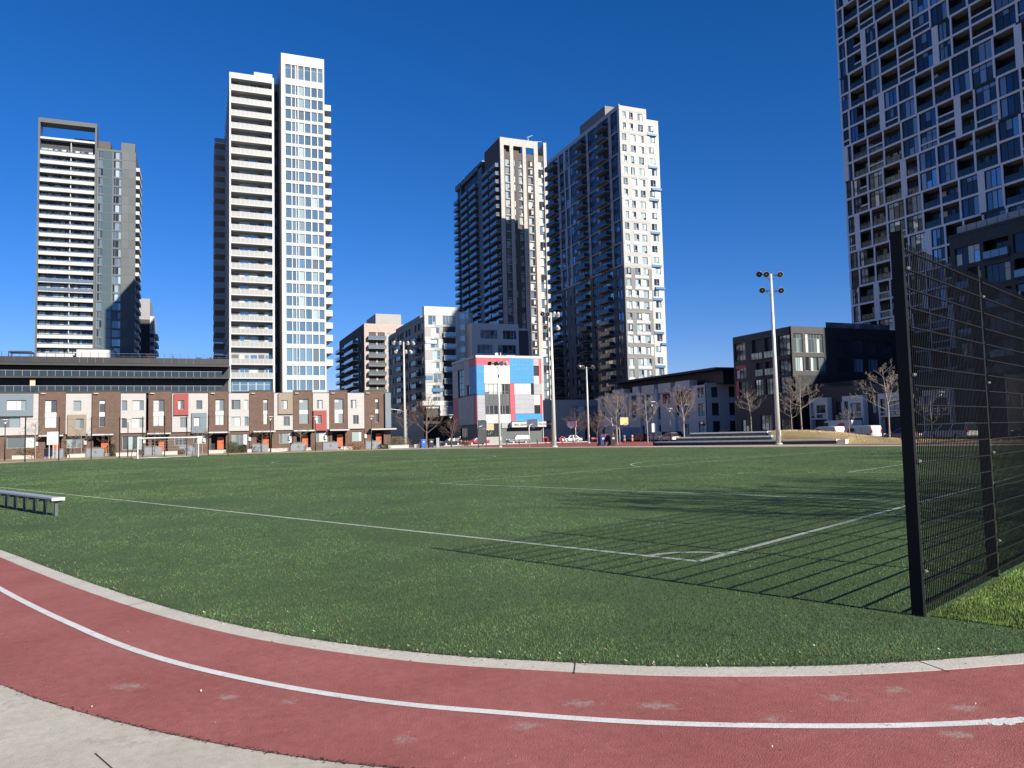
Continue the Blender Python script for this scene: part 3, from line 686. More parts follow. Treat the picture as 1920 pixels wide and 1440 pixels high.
# ---- chequered grey and white tower
X4 = 106.98
T4 = empty('apartment_tower', (X4, 180, 0), 'chequered white and grey tower with a shaded balcony side, right of the brown brick tower', 'apartment tower')
F, F2, L = Fc('F', 180.0), Fc('F', 181.0), Fc('L', X4)
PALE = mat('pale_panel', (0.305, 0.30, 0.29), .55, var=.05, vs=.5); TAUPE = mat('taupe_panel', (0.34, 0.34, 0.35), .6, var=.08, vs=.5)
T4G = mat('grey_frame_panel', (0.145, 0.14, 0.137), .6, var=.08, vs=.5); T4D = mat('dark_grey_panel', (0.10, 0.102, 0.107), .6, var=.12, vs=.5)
mb = MB(T4.location); mb.box(X4 + .3, 115.5, 180.3, 227.5, 0, 91.9); mb.box(115.5, 119.9, 181.3, 226, 0, 89.6); mb.build('core', CHAR, T4)
mb = MB(T4.location); mb.box(X4 + 5, 118, 196.5, 213, 91, 99.6); mb.build('roof_penthouse', T4G, T4)
FH = 3.13
wins = []
for k in range(27):
    z = 88.65 - FH * k; pr = (k // 2) % 2
    us = [(108.0, 109.1, 1), (110.1, 111.35, 1), (112.8, 114.5, 1)] if pr == 0 else [(107.7, 109.0, 1), (110.4, 112.0, 1), (113.0, 114.6, 1)]
    for u0, u1, _ in us: wins.append((u0, u1, z, z + 1.95, k))
holes = [w_[:4] for w_ in wins]
mb = MB(T4.location); mb2 = MB(T4.location)
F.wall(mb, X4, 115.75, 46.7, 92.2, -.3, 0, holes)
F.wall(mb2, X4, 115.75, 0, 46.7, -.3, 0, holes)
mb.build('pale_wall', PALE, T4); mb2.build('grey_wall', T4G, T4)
WP = mat('white_spandrel', (0.46, 0.46, 0.45), .45, rand=.06); LP = mat('fritted_spandrel', (0.40, 0.42, 0.42), .35, rand=.15)
_p = {}
def panel(fc, root, u0, u1, z0, z1, m, d=0.0, name='cladding_panel', th=.05):
    key = (round(u1 - u0, 2), round(z1 - z0, 2), m.name, th)
    if key not in _p:
        b = MB(); b.box(0, u1 - u0, -th, 0, 0, z1 - z0, 0, 'k'); _p[key] = b.mesh(name, m)
    return fc.place(name, _p[key], root, u0, u1, z0, d)
for u0, u1, z0, z1, k in wins:
    window(F, T4, u0, u1, z0, z1, -.16, cols=(1, 1.1) if u1 - u0 < 1.5 else (1.5, 1), rows=[(1,), (1, 2.2)], frame=WFR, gls=G_PALE, alt=[DKPANE, G_DARK, BLIND])
for k in range(0, 27):
    z = 88.65 - FH * k; pr = (k // 2) % 2
    if pr == 0:
        panel(F, T4, 109.15, 110.05, z + .05, z + 1.95, WP); panel(F, T4, 111.4, 112.75, z + .05, z + 1.95, WP)
        panel(F, T4, 107.3, 107.95, z + .05, z + 1.9, WP); panel(F, T4, 114.55, 115.4, z - .3, z + 2.1, WP)
    else:
        panel(F, T4, 112.1, 112.95, z + .05, z + 1.9, LP); panel(F, T4, 107.3, 109.1, z - .85, z - .08, LP); panel(F, T4, 110.3, 114.7, z - .85, z - .08, LP)
mb = MB(T4.location)
for k in range(0, 27, 2): F.box(mb, X4 + .02, 115.73, 88.65 - FH * k + 2.25, 88.65 - FH * k + 2.32, 0, .06)
mb.build('belt_course', TAUPE, T4, 'stuff')
# set-back right strip with blue projecting panels
BLUEP = mat('steel_blue_panel', (0.045, 0.13, 0.26), .4)
holes = []; off = [0, .5, -.2, .3, .8, .1, -.3, .6, .2]
for k in range(26):
    z = 86.2 - FH * k; o_ = off[k % 9] * .8; holes.append((116.9 + o_, 118.6 + o_, z, z + 1.9))
mb = MB(T4.location); F2.wall(mb, 115.75, 120.2, 0, 89.8, -.3, 0, holes); mb.box(119.95, 120.2, 181.32, 226, 0, 89.8); mb.build('strip_wall', mat('strip_white', (.42, .42, .41), .5), T4)
for i, (u0, u1, z0, z1) in enumerate(holes):
    window(F2, T4, u0, u1, z0, z1, -.15, cols=(1.5, 1), rows=[(1,), (1, 2)], frame=WFR, gls=G_PALE, alt=[DKPANE, G_DARK, BLIND])
    panel(F2, T4, 115.9, u0 - .1, z0 - .2, z0 + 2.0, LP if i % 3 else PALE)
    if u1 + .2 < 120.1 and i % 2: panel(F2, T4, u1 + .1, 120.15, z0, z0 + 2.0, LP)
    if i % 3 == 1 or i in (6, 15, 20, 22): panel(F2, T4, (117.2, 116.2, 118.4)[i % 3], (120.3, 119.4, 120.4)[i % 3], z0 + 2.05, z0 + 2.7, BLUEP, name='blue_panel', th=.5)
# shaded left side: pale two-storey frames above, dark cladding below, balconies
cols_ = [(181.2, 185.0, 'w'), (186.3, 192.7, 'b'), (194.0, 198.6, 'w'), (199.8, 205.6, 'b'), (206.8, 211.0, 'w'), (212.0, 214.1, 'n'), (215.2, 218.2, 'w'), (219.5, 226.6, 'b')]
hT, hD, lw, sp = [], [], [], []
for g in range(14):
    k0, k1 = 2 * g, 2 * g + 1; ztop = 88.7 - FH * k0 + 2.62; zbot = 88.7 - FH * k1 - .12
    low = zbot < 45
    for u0, u1, t in cols_:
        s_ = ((g * 3 + int(u0)) % 4 - 1.5) * .3 if t != 'b' else 0
        a, b = u0 + s_ * .6, u1 + s_ * .6
        if low and t != 'b': a, b = a + .5, b - .6
        if not low: hT.append((a, b, zbot, ztop))
        for k in (k0, k1):
            z = 88.7 - FH * k
            if low: hD.append((a, b, z - .1, z + 2.3))
            lw.append((a, b, z - .1, z + 2.3, t))
        if not low: sp.append((a, b, 88.7 - FH * k1 + 2.32, 88.7 - FH * k0 - .12)); sp.append((a, b, 88.7 - FH * k0 + 2.31, ztop))
zc = 88.7 - FH * 13 - .55
mbd, mbt = MB(T4.location), MB(T4.location)
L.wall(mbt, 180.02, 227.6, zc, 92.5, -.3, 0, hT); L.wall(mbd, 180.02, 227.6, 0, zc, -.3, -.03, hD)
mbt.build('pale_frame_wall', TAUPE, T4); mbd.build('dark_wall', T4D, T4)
mb = MB(T4.location)
for a, b, z0, z1 in sp: L.box(mb, a + .01, b - .01, z0, z1, -.2, -.1)
mb.build('dark_spandrel', BLACK, T4, 'stuff')
for u0, u1, z0, z1, t in lw:
    window(L, T4, u0, u1, z0, z1, -.14, cols=(1, 1.4, 1) if t != 'n' else (1, 1), rows=[(1,), (1.2, 1), (1,)] if t != 'n' else None, frame=DKFR, gls=PANE_D, alt=[G_NAVY, PANE_L, BLIND] if z0 < 50 else [G_NAVY, PANE_D])
    if t == 'b': balcony(L, T4, u0 + .3, u1 - .3, z0, 1.6, 1.1, .2, SLABG, RAILD, DKMET, posts=4)

# ---- big dark lattice tower at the right
XR = 112.0
RT = empty('apartment_tower', (XR, 66, 0), 'huge dark tower covered by an irregular white lattice, cut off by the right edge', 'apartment tower')
L = Fc('L', XR); RTW = mat('lattice_white', (0.66, 0.66, 0.68), .5, var=.05, vs=.4)
mb = MB(RT.location); mb.box(XR + 1.7, 131, 66.2, 106.9, 0, 99.5); mb.box(XR + .3, XR + 1.7, 66.2, 66.5, 0, 99.5); mb.build('core', BLACK, RT)
SOFFM = SOFF
PITCH_ = 3.33; bays = [107.1, 105.2, 101.6, 98.2, 94.4, 91.0, 87.5, 84.2, 80.9, 77.1, 73.6, 70.0, 66.3]
mbW, mbS, mbD = MB(RT.location), MB(RT.location), MB(RT.location)
typ = {}
for k in range(30):
    g = (k // 2)
    for b in range(12):
        c = (b + (g * 5) % 7 // 2 + (1 if g % 3 == 2 else 0)) % 4
        typ[k, b] = 'W' if c in (0, 1) else 'B'
        if b == 0: typ[k, b] = 'W'
        if b == 1: typ[k, b] = 'B' if g % 2 else 'H'
for k in range(30):
    z = 97.5 - PITCH_ * k
    if z < -1: continue
    # floor line: white edge, taupe soffit
    mbS.box(XR - .02, XR + 1.7, 66.3, 106.9, z - .28, z - .02)
    for b in range(12):
        u1, u0 = bays[b], bays[b + 1]
        dark_join = (typ[k, b] == 'W' and k and typ.get((k - 1, b)) == 'W' and k % 2 and (b * 7 + k) % 3 == 0)
        if not dark_join: mbW.box(XR - .16, XR - .02, u0, u1, z - .3, z + .06)
        else: mbD.box(XR - .03, XR + .1, u0, u1, z - .3, z + .06)
rg = random.Random(5)
for k in range(30):
    z = 97.5 - PITCH_ * k
    g = k // 2
    for b in range(12):
        u1, u0 = bays[b], bays[b + 1]; jog = ((g * 3 + b * 5) % 5 - 2) * .16
        t = typ[k, b]; zz = z + .08; top = z + PITCH_ - .32
        left = typ.get((k, b - 1))
        # upright on the far side of the bay
        wide = (g * 2 + b * 3) % 7 == 0
        uu = u1 + (jog if 0 < b < 11 else 0)
        mbW.box(XR - .15, XR - .02, uu - (.95 if wide else .16), uu + .16, z + .06, z + PITCH_ - .3)
        r_ = uu - (.95 if wide else .16); q = (bays[b + 1] + (((g * 3 + (b + 1) * 5) % 5 - 2) * .16 if b < 11 else 0)) + .16
        if t == 'H':
            mid = (r_ + q) / 2; window(L, RT, mid, r_, zz, top, -.04, cols=(1, 1), frame=DKFR, gls=PANE_D, dep=1.6, alt=[PANE_L, G_NAVY]); q2, r2_ = q, mid; t = 'B'
        else: q2, r2_ = q, r_
        if t == 'W':
            style = rg.randrange(3)
            window(L, RT, q2, r2_, zz, top, -.04, cols=(1, 1, 1), rows=[None, (1, 1.3), None] if style == 0 else None if style == 1 else [(3, 1), (3, 1), (3, 1)], frame=DKFR, gls=PANE_D, dep=1.6, alt=[PANE_L, PANE_L, G_NAVY], t=.1)
            if (g + b) % 3 == 0 and k % 2: mbW.box(XR - .13, XR - .02, q2, r2_, z + .85, z + 1.1)
        else:
            key = ('rtb', round(r2_ - q2, 2))
            if key not in _BM:
                m_ = MB(); w_ = r2_ - q2
                m_.box(0, w_, .05, .09, 0, 1.15, 0); m_.box(0, w_, .03, .11, 1.15, 1.2, 1)
                for i in range(4): m_.box(i * (w_ - .05) / 3, i * (w_ - .05) / 3 + .05, .02, .1, 0, 1.15, 1)
                _BM[key] = m_.mesh('balcony', [RAILD, DKMET])
            L.place('balcony', _BM[key], RT, q2, r2_, z, 0.0)
            window(L, RT, q2 + .1, r2_ - .1, zz, z + 2.6, -1.58, cols=(1, 1, 1), frame=DKFR, gls=G_DARK, alt=[PANE_D, BLIND, PANE_L])
            if (b + g) % 4 == 1: mbW.box(XR - .13, XR - .02, q2, r2_, z + .95, z + 1.2)
mbW.build('white_lattice', RTW, RT); mbS.build('floor_slabs', SOFFM, RT); mbD.build('dark_spandrels', BLACK, RT)

# ------------------------------------------------------------------ mid-rise blocks
# ---- dark glass podium behind the townhouses
PD = empty('apartment_block', (-75, 172, 0), 'long low dark glass block with two rows of balcony railings behind the townhouses', 'apartment block')
F = Fc('F', 172.0)
mb = MB(PD.location); mb.box(-75, 5.5, 174.6, 200, 0, 18.1); mb.build('core', BLACK, PD)
mb = MB(PD.location)
for z in (9.0, 12.1, 15.1): mb.box(-75, 5.5, 172.2, 174.8, z, z + .35)
mb.box(-75, 5.5, 171.9, 178, 17.6, 18.1); mb.build('floor_slabs', CHAR, PD)
fp = MB(); fp.box(0, 1.36, -.08, 0, 0, 1.15, 0); fpm = fp.mesh('fascia_panel', mat('dark_grey_fascia', (0.032, 0.03, 0.031), .5, rand=.12))
rp = MB(); rp.box(0, 1.34, -.03, 0, .1, 1.05, 0); rp.box(-.03, .03, -.07, 0, 0, 1.15, 1); rp.box(-.03, 1.4, -.08, .02, 1.05, 1.12, 1); rpm = rp.mesh('rail_panel', [RAILD, GFR])
for i in range(58):
    u = -74.9 + i * 1.386
    if u > -46:
        F.place('fascia_panel', fpm, PD, u, u + 1.36, 18.08, .1)
        if u < 3.8:
            for z in (12.47, 15.47): F.place('rail_panel', rpm, PD, u, u + 1.36, z, -.2)
for i in range(27):
    u = -46.0 + i * 1.92
    for z in (9.4, 12.47, 15.47): window(F, PD, u, u + 1.86, z, z + 2.55, -2.55, cols=(1, 1.2), frame=DKFR, gls=G_TEAL, alt=[G_DARK, G_PALE, DKPANE])
BP = empty('patio_chair', (-30.35, 172.8, 12.47), 'tall pale patio chair on the lower balcony of the dark glass block', 'chair')
mb = MB(BP.location); mb.box(-30.8, -29.9, 173, 173.1, 12.5, 14.9); mb.box(-30.8, -29.9, 172.6, 173.1, 13.0, 13.15); mb.build('backrest', mat('cane', (.5, .4, .25)), BP)
mb = MB(BP.location)
for x in (-30.75, -30.0):
    for y in (172.62, 173.02): mb.box(x, x + .06, y, y + .06, 12.47, 13.0)
mb.build('leg', DKMET, BP)
PG = empty('pergola', (-34.9, 176, 18.1), 'flat dark pergola on four posts on the podium roof', 'pergola')
mb = MB(PG.location); mb.box(-34.9, -31.0, 175, 178, 20.35, 20.6); mb.build('canopy', DKMET, PG)
for x in (-34.9, -31.15):
    for y in (175.05, 177.8): mb = MB(PG.location); mb.box(x, x + .15, y, y + .15, 18.0, 20.35); mb.build('post', DKMET, PG)
mb = MB((-75, 172, 18)); mb.box(-46, 5.4, 172.6, 172.64, 20.1, 20.15, 0); mb.box(-46, 5.4, 172.6, 172.64, 19.6, 19.63, 0)
for i in range(35): mb.box(-46 + i * 1.5, -45.95 + i * 1.5, 172.55, 172.68, 18.1, 20.2, 1)
tag(mb.build('roof_railing', [RAILG, DKMET]), 'thin glass railing along the roof edge of the dark podium', 'railing')

# ---- pale brick mid-rise
XM = 52.79
M1 = empty('apartment_block', (XM, 266, 0), 'pink-beige brick apartment block with stacked balconies and a grey roof box', 'apartment block')
PBR = brick('pinkish_brick', (0.38, 0.305, 0.27), (0.44, 0.36, 0.33), (0.33, 0.28, 0.26), bw=.8, bh=.3)
F, L = Fc('F', 266.0), Fc('L', XM)
mb = MB(M1.location); mb.box(XM + .3, 69, 266.3, 318, 0, 41.8); mb.build('core', CHAR, M1)
mb = MB(M1.location); mb.box(57.3, 66.5, 268, 284, 41.8, 45.9); mb.build('roof_box', MGREY, M1)
hf, hl = [], []
for k in range(13):
    z = 36.4 - 3.12 * k
    hf += [(54.4, 60.0, z, z + 2.6), (60.9, 62.4, z, z + 2.2), (64, 66, z, z + 2.2)]
    hl += [(268.5, 270.5, z, z + 2.1), (272.5, 275, z, z + 2.1), (277.5, 297, z, z + 2.4), (300, 303.5, z, z + 2.1), (306, 317, z, z + 2.4)]
mb = MB(M1.location); F.wall(mb, XM, 69, 0, 42, -.3, 0, hf); mb.build('brick_wall', PBR, M1)
mb = MB(M1.location); L.wall(mb, 266.02, 318, 0, 42, -.3, 0, hl); mb.build('side_wall', DKBR, M1)
for u0, u1, z0, z1 in hf:
    if z0 < 8: continue
    if u1 - u0 > 4: window(F, M1, u0, (u0 + u1) / 2 - .3, z0, z1, -.25, cols=(1, 1, 1), frame=GFR, gls=G_PALE, alt=[BLIND, G_DARK]); window(F, M1, (u0 + u1) / 2 + .3, u1, z0, z1, -.25, cols=(1, 1, 1), frame=GFR, gls=G_PALE, alt=[BLIND, G_DARK]); balcony(F, M1, u0 - .5, u1 + .2, z0, 1.6, 1.1, .22, SLABG, RAILG, DKMET)
    else: window(F, M1, u0, u1, z0, z1, -.15, cols=(1, 1), frame=GFR, gls=G_PALE, alt=[BLIND])
mb = MB(M1.location)
for k in range(13): F.box(mb, 56.95, 57.5, 36.4 - 3.12 * k, 39.0 - 3.12 * k, -.3, -.1)
mb.build('balcony_pier', PBR, M1)
for u0, u1, z0, z1 in hl:
    if z0 < 8: continue
    if u1 - u0 > 9: window(L, M1, u0, u1, z0, z1, -.2, cols=(1,) * 7, frame=DKFR, gls=G_NAVY, alt=[G_DARK]); balcony(L, M1, u0 + .2, u1 - 1, z0, 1.9, 1.15, .22, SLABG, RAILG, DKMET)
    else: window(L, M1, u0, u1, z0, z1, -.15, cols=(1, 1), frame=DKFR, gls=G_NAVY, alt=[G_BLUE, BLIND])

# ---- grey panelled mid-rise with a shaded wing and a white canopy slab
XN = 54.36
M2 = empty('apartment_block', (XN, 194, 0), 'grey panelled apartment block with a dark left side, behind the colourful building', 'apartment block')
F, L, FW_ = Fc('F', 194.0), Fc('L', XN), Fc('F', 189.0)
mb = MB(M2.location); mb.box(XN + .3, 63.6, 194.3, 236, 7, 33.8); mb.box(63.5, 68, 198, 232, 0, 34); mb.box(66.0, 82, 189.3, 226, 0, 29.8); mb.box(58, 66, 196, 232, 0, 8); mb.build('core', CHAR, M2)
mb = MB(M2.location); mb.box(XN + 1, 63.0, 202, 230, 33.8, 35.0); mb.build('roof_step', GREYP, M2)
mb = MB(M2.location); F.box(mb, XN, 63.75, 33.9, 36.2, -2, 0.02); F.box(mb, 62.95, 63.75, 7, 33.9, -.4, 0.02); F.box(mb, XN - 1, 63.9, 10.0, 11.2, -2, .6); mb.build('white_trim', WHITE, M2)
hf = []
for k in range(8):
    z = 31.3 - 3.07 * k; s_ = (0, .9, .6, 1.1, .8, 1.2, .9, 1.0)[k]
    hf.append((55.4 + s_, 57.4 + s_, z, z + 2.4)); hf.append((59.4, 62.85, z, z + 2.7))
mb = MB(M2.location); F.wall(mb, XN, 62.95, 11.2, 33.9, -.3, 0, hf); mb.build('panel_wall', LGREY, M2)
for i, (u0, u1, z0, z1) in enumerate(hf):
    if i % 2 == 0:
        window(F, M2, u0, u1, z0, z1, -.1, cols=(1.6, 1), rows=[(1,), (1, 2)], frame=WFR, gls=G_PALE, alt=[G_TEAL, BLIND])
        for a, b, m_ in ((XN + .1, u0 - .15, MGREY), (u1 + .15, 59.25, MGREY)):
            if b - a > .4: panel(F, M2, a, b, z0, z1, m_ if (i // 2) % 2 else LP)
        panel(F, M2, XN + .1, 57.0, z0 - .55, z0 - .1, WHITE); panel(F, M2, 57.05, 59.25, z0 - .55, z0 - .1, MGREY)
    else:
        window(F, M2, u0, u1, z0, z1, -.25 if i > 2 else -.1, cols=(1, 1, 1, 1), frame=WFR if i == 1 else DKFR, gls=G_PALE, alt=[G_DARK, BLIND] if i > 2 else [])
        if i > 2: balcony(F, M2, u0, u1, z0, 1.0, 1.1, .2, WHITE2, RAILG, GALV, d=-.2)
for u0, u1, z in ((54.4, 56.3, 16.9), (56.1, 59.2, 13.6), (54.5, 57.6, 26.3)): panel(F, M2, u0, u1, z, z + .95, BLUEP if z < 20 else mat('pale_blue_panel', (.36, .47, .58), .5), d=.02, name='blue_panel', th=.25)
# curved bay
mb = MB(M2.location); cx, cy, r_ = 65.6, 197.0, 3.1; Np = 10
for k in range(9):
    z0, z1 = 8 + 3 * k, 8 + 3 * k
    for i in range(Np):
        a0, a1 = math.pi * 1.0 + math.pi * i / Np, math.pi + math.pi * (i + 1) / Np
        p = lambda a, rr: (cx + rr * math.cos(a), cy + rr * math.sin(a))
        for (za, zb, rr, mi) in ((z0, z0 + 1.2, r_, 0), (z0 + 1.2, z0 + 2.7, r_ - .08, 1), (z0 + 2.7, z0 + 3, r_, 0)):
            mb.face([(*p(a0, rr), za), (*p(a1, rr), za), (*p(a1, rr), zb), (*p(a0, rr), zb)], mi)
        if i % 2: q0 = p(a0, r_ + .02); mb.box(q0[0] - .04, q0[0] + .04, q0[1] - .03, q0[1] + .05, z0 + 1.2, z0 + 2.7, 0)
mb.build('curved_bay', [WHITE, G_PALE], M2)
# wing in shade
hw = []
for z in (27.3, 23.4, 19.6, 15.8):
    hw += [(68.1, 73.0, z, z + 2.4), (74.5, 78.4, z, z + 2.4)] if z > 25 else [(67.2, 71.6, z, z + 2.4), (73.0, 78.2, z, z + 2.4)]
mb = MB(M2.location); FW_.wall(mb, 66.0, 79.0, 0, 31.4, -.3, 0, hw); mb.box(65.7, 66.0, 189.02, 200, 0, 31.4); mb.build('wing_wall', WHITE2, M2)
for u0, u1, z0, z1 in hw: window(FW_, M2, u0, u1, z0, z1, -.15, cols=(1, 1.4, 1, .8), rows=[(1,), (1,), (1, 2), (1,)], frame=WFR, gls=G_NAVY, alt=[G_BLUE, G_DARK])
mb = MB(M2.location); N_ = 8
for i in range(N_):
    a0, a1 = -math.pi / 2 + math.pi / 2 * i / N_, -math.pi / 2 + math.pi / 2 * (i + 1) / N_
    p = lambda a: (80.6 + 1.9 * math.cos(a), 191.4 + 1.9 * math.sin(a))
    mb.face([(*p(a0), 0), (*p(a1), 0), (*p(a1), 30.4), (*p(a0), 30.4)], 0, True)
mb.box(79.02, 80.6, 189.5, 189.9, 0, 30.4); mb.build('rounded_corner', WHITE, M2)
for z in (26.9, 23.0, 19.2): window(Fc('F', 189.5), M2, 79.15, 80.5, z, z + 2.3, .03, cols=(1, 1), frame=WFR, gls=G_PALE)
hl = []
for k in range(8):
    z = 30.4 - 3.07 * k
    for j in range(12):
        if (j * 5 + k * 3) % 11 in (4,): continue
        u = 195.2 + j * 3.35
        hl.append((u, u + (1.9 if (j + k) % 3 else 2.6), z, z + 1.9))
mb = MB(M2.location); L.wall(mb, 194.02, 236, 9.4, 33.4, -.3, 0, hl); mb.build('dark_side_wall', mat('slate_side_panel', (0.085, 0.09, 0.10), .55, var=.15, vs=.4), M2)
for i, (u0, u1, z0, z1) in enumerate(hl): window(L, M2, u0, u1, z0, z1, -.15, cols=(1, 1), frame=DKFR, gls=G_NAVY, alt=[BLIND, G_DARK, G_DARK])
for k in range(7):
    balcony(L, M2, 198.0, 202.6, 27.2 - 3.07 * k, 1.5, 1.1, .2, SLABG, RAILD, DKMET); balcony(L, M2, 214.5, 219.5, 27.2 - 3.07 * k, 1.5, 1.1, .2, SLABG, RAILD, DKMET)
mb = MB(M2.location); mb.box(XN, 58, 196, 236, 0, 9.4); mb.build('base_wall', BLACK, M2)
for j in range(8):
    for z in (1.2, 5.0): window(Fc('L', XN), M2, 198 + j * 4.4, 200 + j * 4.4, z, z + 2.4, .02, cols=(1, 1), frame=DKFR, gls=G_NAVY, alt=[BLIND, G_BLUE])
mb = MB(M2.location); mb.box(58.1, 64, 193.5, 196, 7.3, 10.0); mb.build('white_bay', WHITE, M2)
for j in range(3): window(Fc('F', 193.5), M2, 58.4 + j * 1.8, 60.1 + j * 1.8, 7.7, 9.7, .02, cols=(1, 1), frame=WFR, gls=G_PALE)
for j in range(2): window(Fc('F', 196.0), M2, 58.6 + j * 2.6, 60.6 + j * 2.6, 3.2, 6.6, .02, cols=(1, 1), frame=DKFR, gls=G_NAVY)

# ---- low shaded block at the foot of the chequered tower
LB = empty('low_block', (72, 172, 0), 'low blue-grey block in the shade at the foot of the chequered tower', 'low building')
F = Fc('F', 172.0)
hb = [(74.2, 77, 6.0, 8.3), (78, 80, 3.0, 5.0), (86, 93, 6.0, 8.6), (95, 99, 6.0, 8.6), (101, 105, 6, 8.6), (74, 78, .4, 2.6), (86, 96, .3, 3.4), (98, 106, .3, 3.4)]
mb = MB(LB.location); F.wall(mb, 72.5, 107, 0, 10.2, -.3, 0, hb); mb.build('panel_wall', mat('blue_grey_panel', (0.30, 0.295, 0.29), .5, var=.08), LB)
mb = MB(LB.location); mb.box(72.7, 106.9, 172.35, 179.6, 0, 10); mb.build('core', CHAR, LB)
for u0, u1, z0, z1 in hb: window(F, LB, u0, u1, z0, z1, -.15, cols=(1,) * max(2, int((u1 - u0) / 1.6)), frame=GFR, gls=PANE_L, alt=[G_NAVY, BLIND])
panel(F, LB, 99.6, 100.8, 6.0, 8.6, WHITE)

# ---- colourful community building
XC = 54.76
CC = empty('community_building', (XC, 155, 0), 'three-storey building clad in red, blue, white and grey blocks', 'community building')
F, L = Fc('F', 155.0), Fc('L', XC); CE = 70.15
PR, PB = (0.48, 0.065, 0.095), (0.028, 0.20, 0.50)
CW = mat('cc_white_panel', (0.50, 0.49, 0.48), .5, rand=.035); CR = mat('cc_red_panel', PR, .5, rand=.05); CB = mat('cc_blue_panel', PB, .5, rand=.05); CG = mat('cc_grey_panel', (0.28, 0.285, 0.31), .5, rand=.05); CD = mat('cc_dark_grey', (0.24, 0.245, 0.265), .5, rand=.05)
mb = MB(CC.location); mb.box(XC + .3, CE - .2, 155.3, 171.7, 0, 18.6); mb.build('core', GREYP, CC)
mb = MB(CC.location); F.box(mb, XC - .15, CE + .15, 18.55, 19.1, -.6, .15); L.box(mb, 154.99, 171.9, 18.55, 19.1, -.6, .15); mb.box(CE - .1, CE + .05, 155.02, 171.8, 0, 18.6); mb.build('roof_coping', WHITE2, CC)
def clad(fc, u0, u1, z0, z1, m, pw=1.9, ph=.95):
    """running-bond cladding: every panel is a piece"""
    nz = max(1, round((z1 - z0) / ph)); hz = (z1 - z0) / nz
    for j in range(nz):
        n_ = max(1, round((u1 - u0) / pw)); wu = (u1 - u0) / n_; edges = [u0 + i * wu for i in range(n_ + 1)]
        if j % 2 and n_ > 1: edges = [u0] + [u0 + (i + .5) * wu for i in range(n_)] + [u1]
        for a, b in zip(edges[:-1], edges[1:]):
            panel(fc, CC, a + .008, b - .008, z0 + j * hz + .008, z0 + (j + 1) * hz - .008, m, d=0.0, th=.06)
for u0, u1, z0, z1, m in [
    (54.8, 62.45, 17.0, 18.5, CR), (62.45, 68.15, 13.05, 18.5, CB), (68.15, 69.4, 16.95, 18.5, CG), (69.4, 70.05, 13.0, 18.5, CR), (68.15, 69.4, 13.0, 14.7, CW),
    (54.8, 56.5, 10.55, 17.0, CB), (56.5, 62.45, 12.95, 17.0, CW), (62.4, 63.45, 4.75, 13.0, CR), (63.45, 67.35, 10.6, 13.0, CW), (68.1, 70.05, 10.6, 13.0, CG),
    (54.8, 56.55, 5.1, 10.5, CG), (63.5, 68.1, 6.4, 10.55, CG), (68.1, 69.5, 8.25, 10.55, CW), (69.5, 70.05, 6.4, 10.55, CR), (63.5, 70.05, 4.75, 6.35, CB), (56.6, 62.4, 4.4, 6.3, CW)]:
    clad(F, u0, u1, z0, z1, m)
for u0, u1, z0, z1, m in [(163.5, 171.7, 16.85, 18.5, CD), (159.5, 163.4, 13.0, 18.5, CG), (155.05, 159.45, 16.9, 18.5, CR), (155.05, 159.45, 10.85, 16.85, CB), (167.6, 171.7, 10.6, 16.8, CG), (161.2, 163.3, 10.8, 12.95, CD),
    (167.9, 171.7, 4.3, 10.5, CR), (157.0, 167.8, 4.3, 10.5, CG), (155.05, 156.95, 4.3, 10.5, CR)]:
    clad(L, u0, u1, z0, z1, m, 2.2, 1.2)
GFC = glass('cc_glass', [(0.05, 0.055, 0.06), (0.07, 0.08, 0.085), (0.04, 0.045, 0.05)], metal=.3)
CSP = mat('cc_spandrel', (0.085, 0.088, 0.092), .3, spec=.5)
for i in range(4):
    u = 56.62 + i * 1.0
    window(F, CC, u, u + .97, 10.65, 12.9, -.1, cols=(1,), rows=[(1, 3)], frame=GFR, gls=GFC, alt=[G_PALE, BLIND], t=.05); panel(F, CC, u, u + .97, 8.35, 10.6, CSP, d=-.08, name='spandrel'); window(F, CC, u, u + .97, 6.35, 8.3, -.1, cols=(1,), frame=GFR, gls=GFC, t=.05)
for u0, u1 in ((60.65, 61.2), (61.25, 62.3)):
    window(F, CC, u0, u1, 10.65, 12.9, -.1, cols=(1,), rows=[(1, 3)], frame=GFR, gls=GFC, t=.05); panel(F, CC, u0, u1, 8.35, 10.6, CSP, d=-.08, name='spandrel'); window(F, CC, u0, u1, 6.35, 8.3, -.1, cols=(1,), frame=GFR, gls=GFC, t=.05)
window(F, CC, 68.2, 69.38, 14.75, 16.9, -.1, cols=(1,), frame=DKFR, gls=GFC); window(F, CC, 67.4, 68.05, 10.65, 12.9, -.1, cols=(1,), frame=DKFR, gls=GFC); window(F, CC, 68.35, 69.45, 6.4, 8.2, -.1, cols=(1,), frame=DKFR, gls=GFC)
for j in range(4): window(L, CC, 163.55, 167.55, 10.85 + j * 1.48, 12.3 + j * 1.48, -.1, cols=(1, 1), frame=DKFR, gls=GFC)
window(L, CC, 159.6, 161.1, 10.9, 12.9, -.1, cols=(1,), frame=DKFR, gls=GFC)
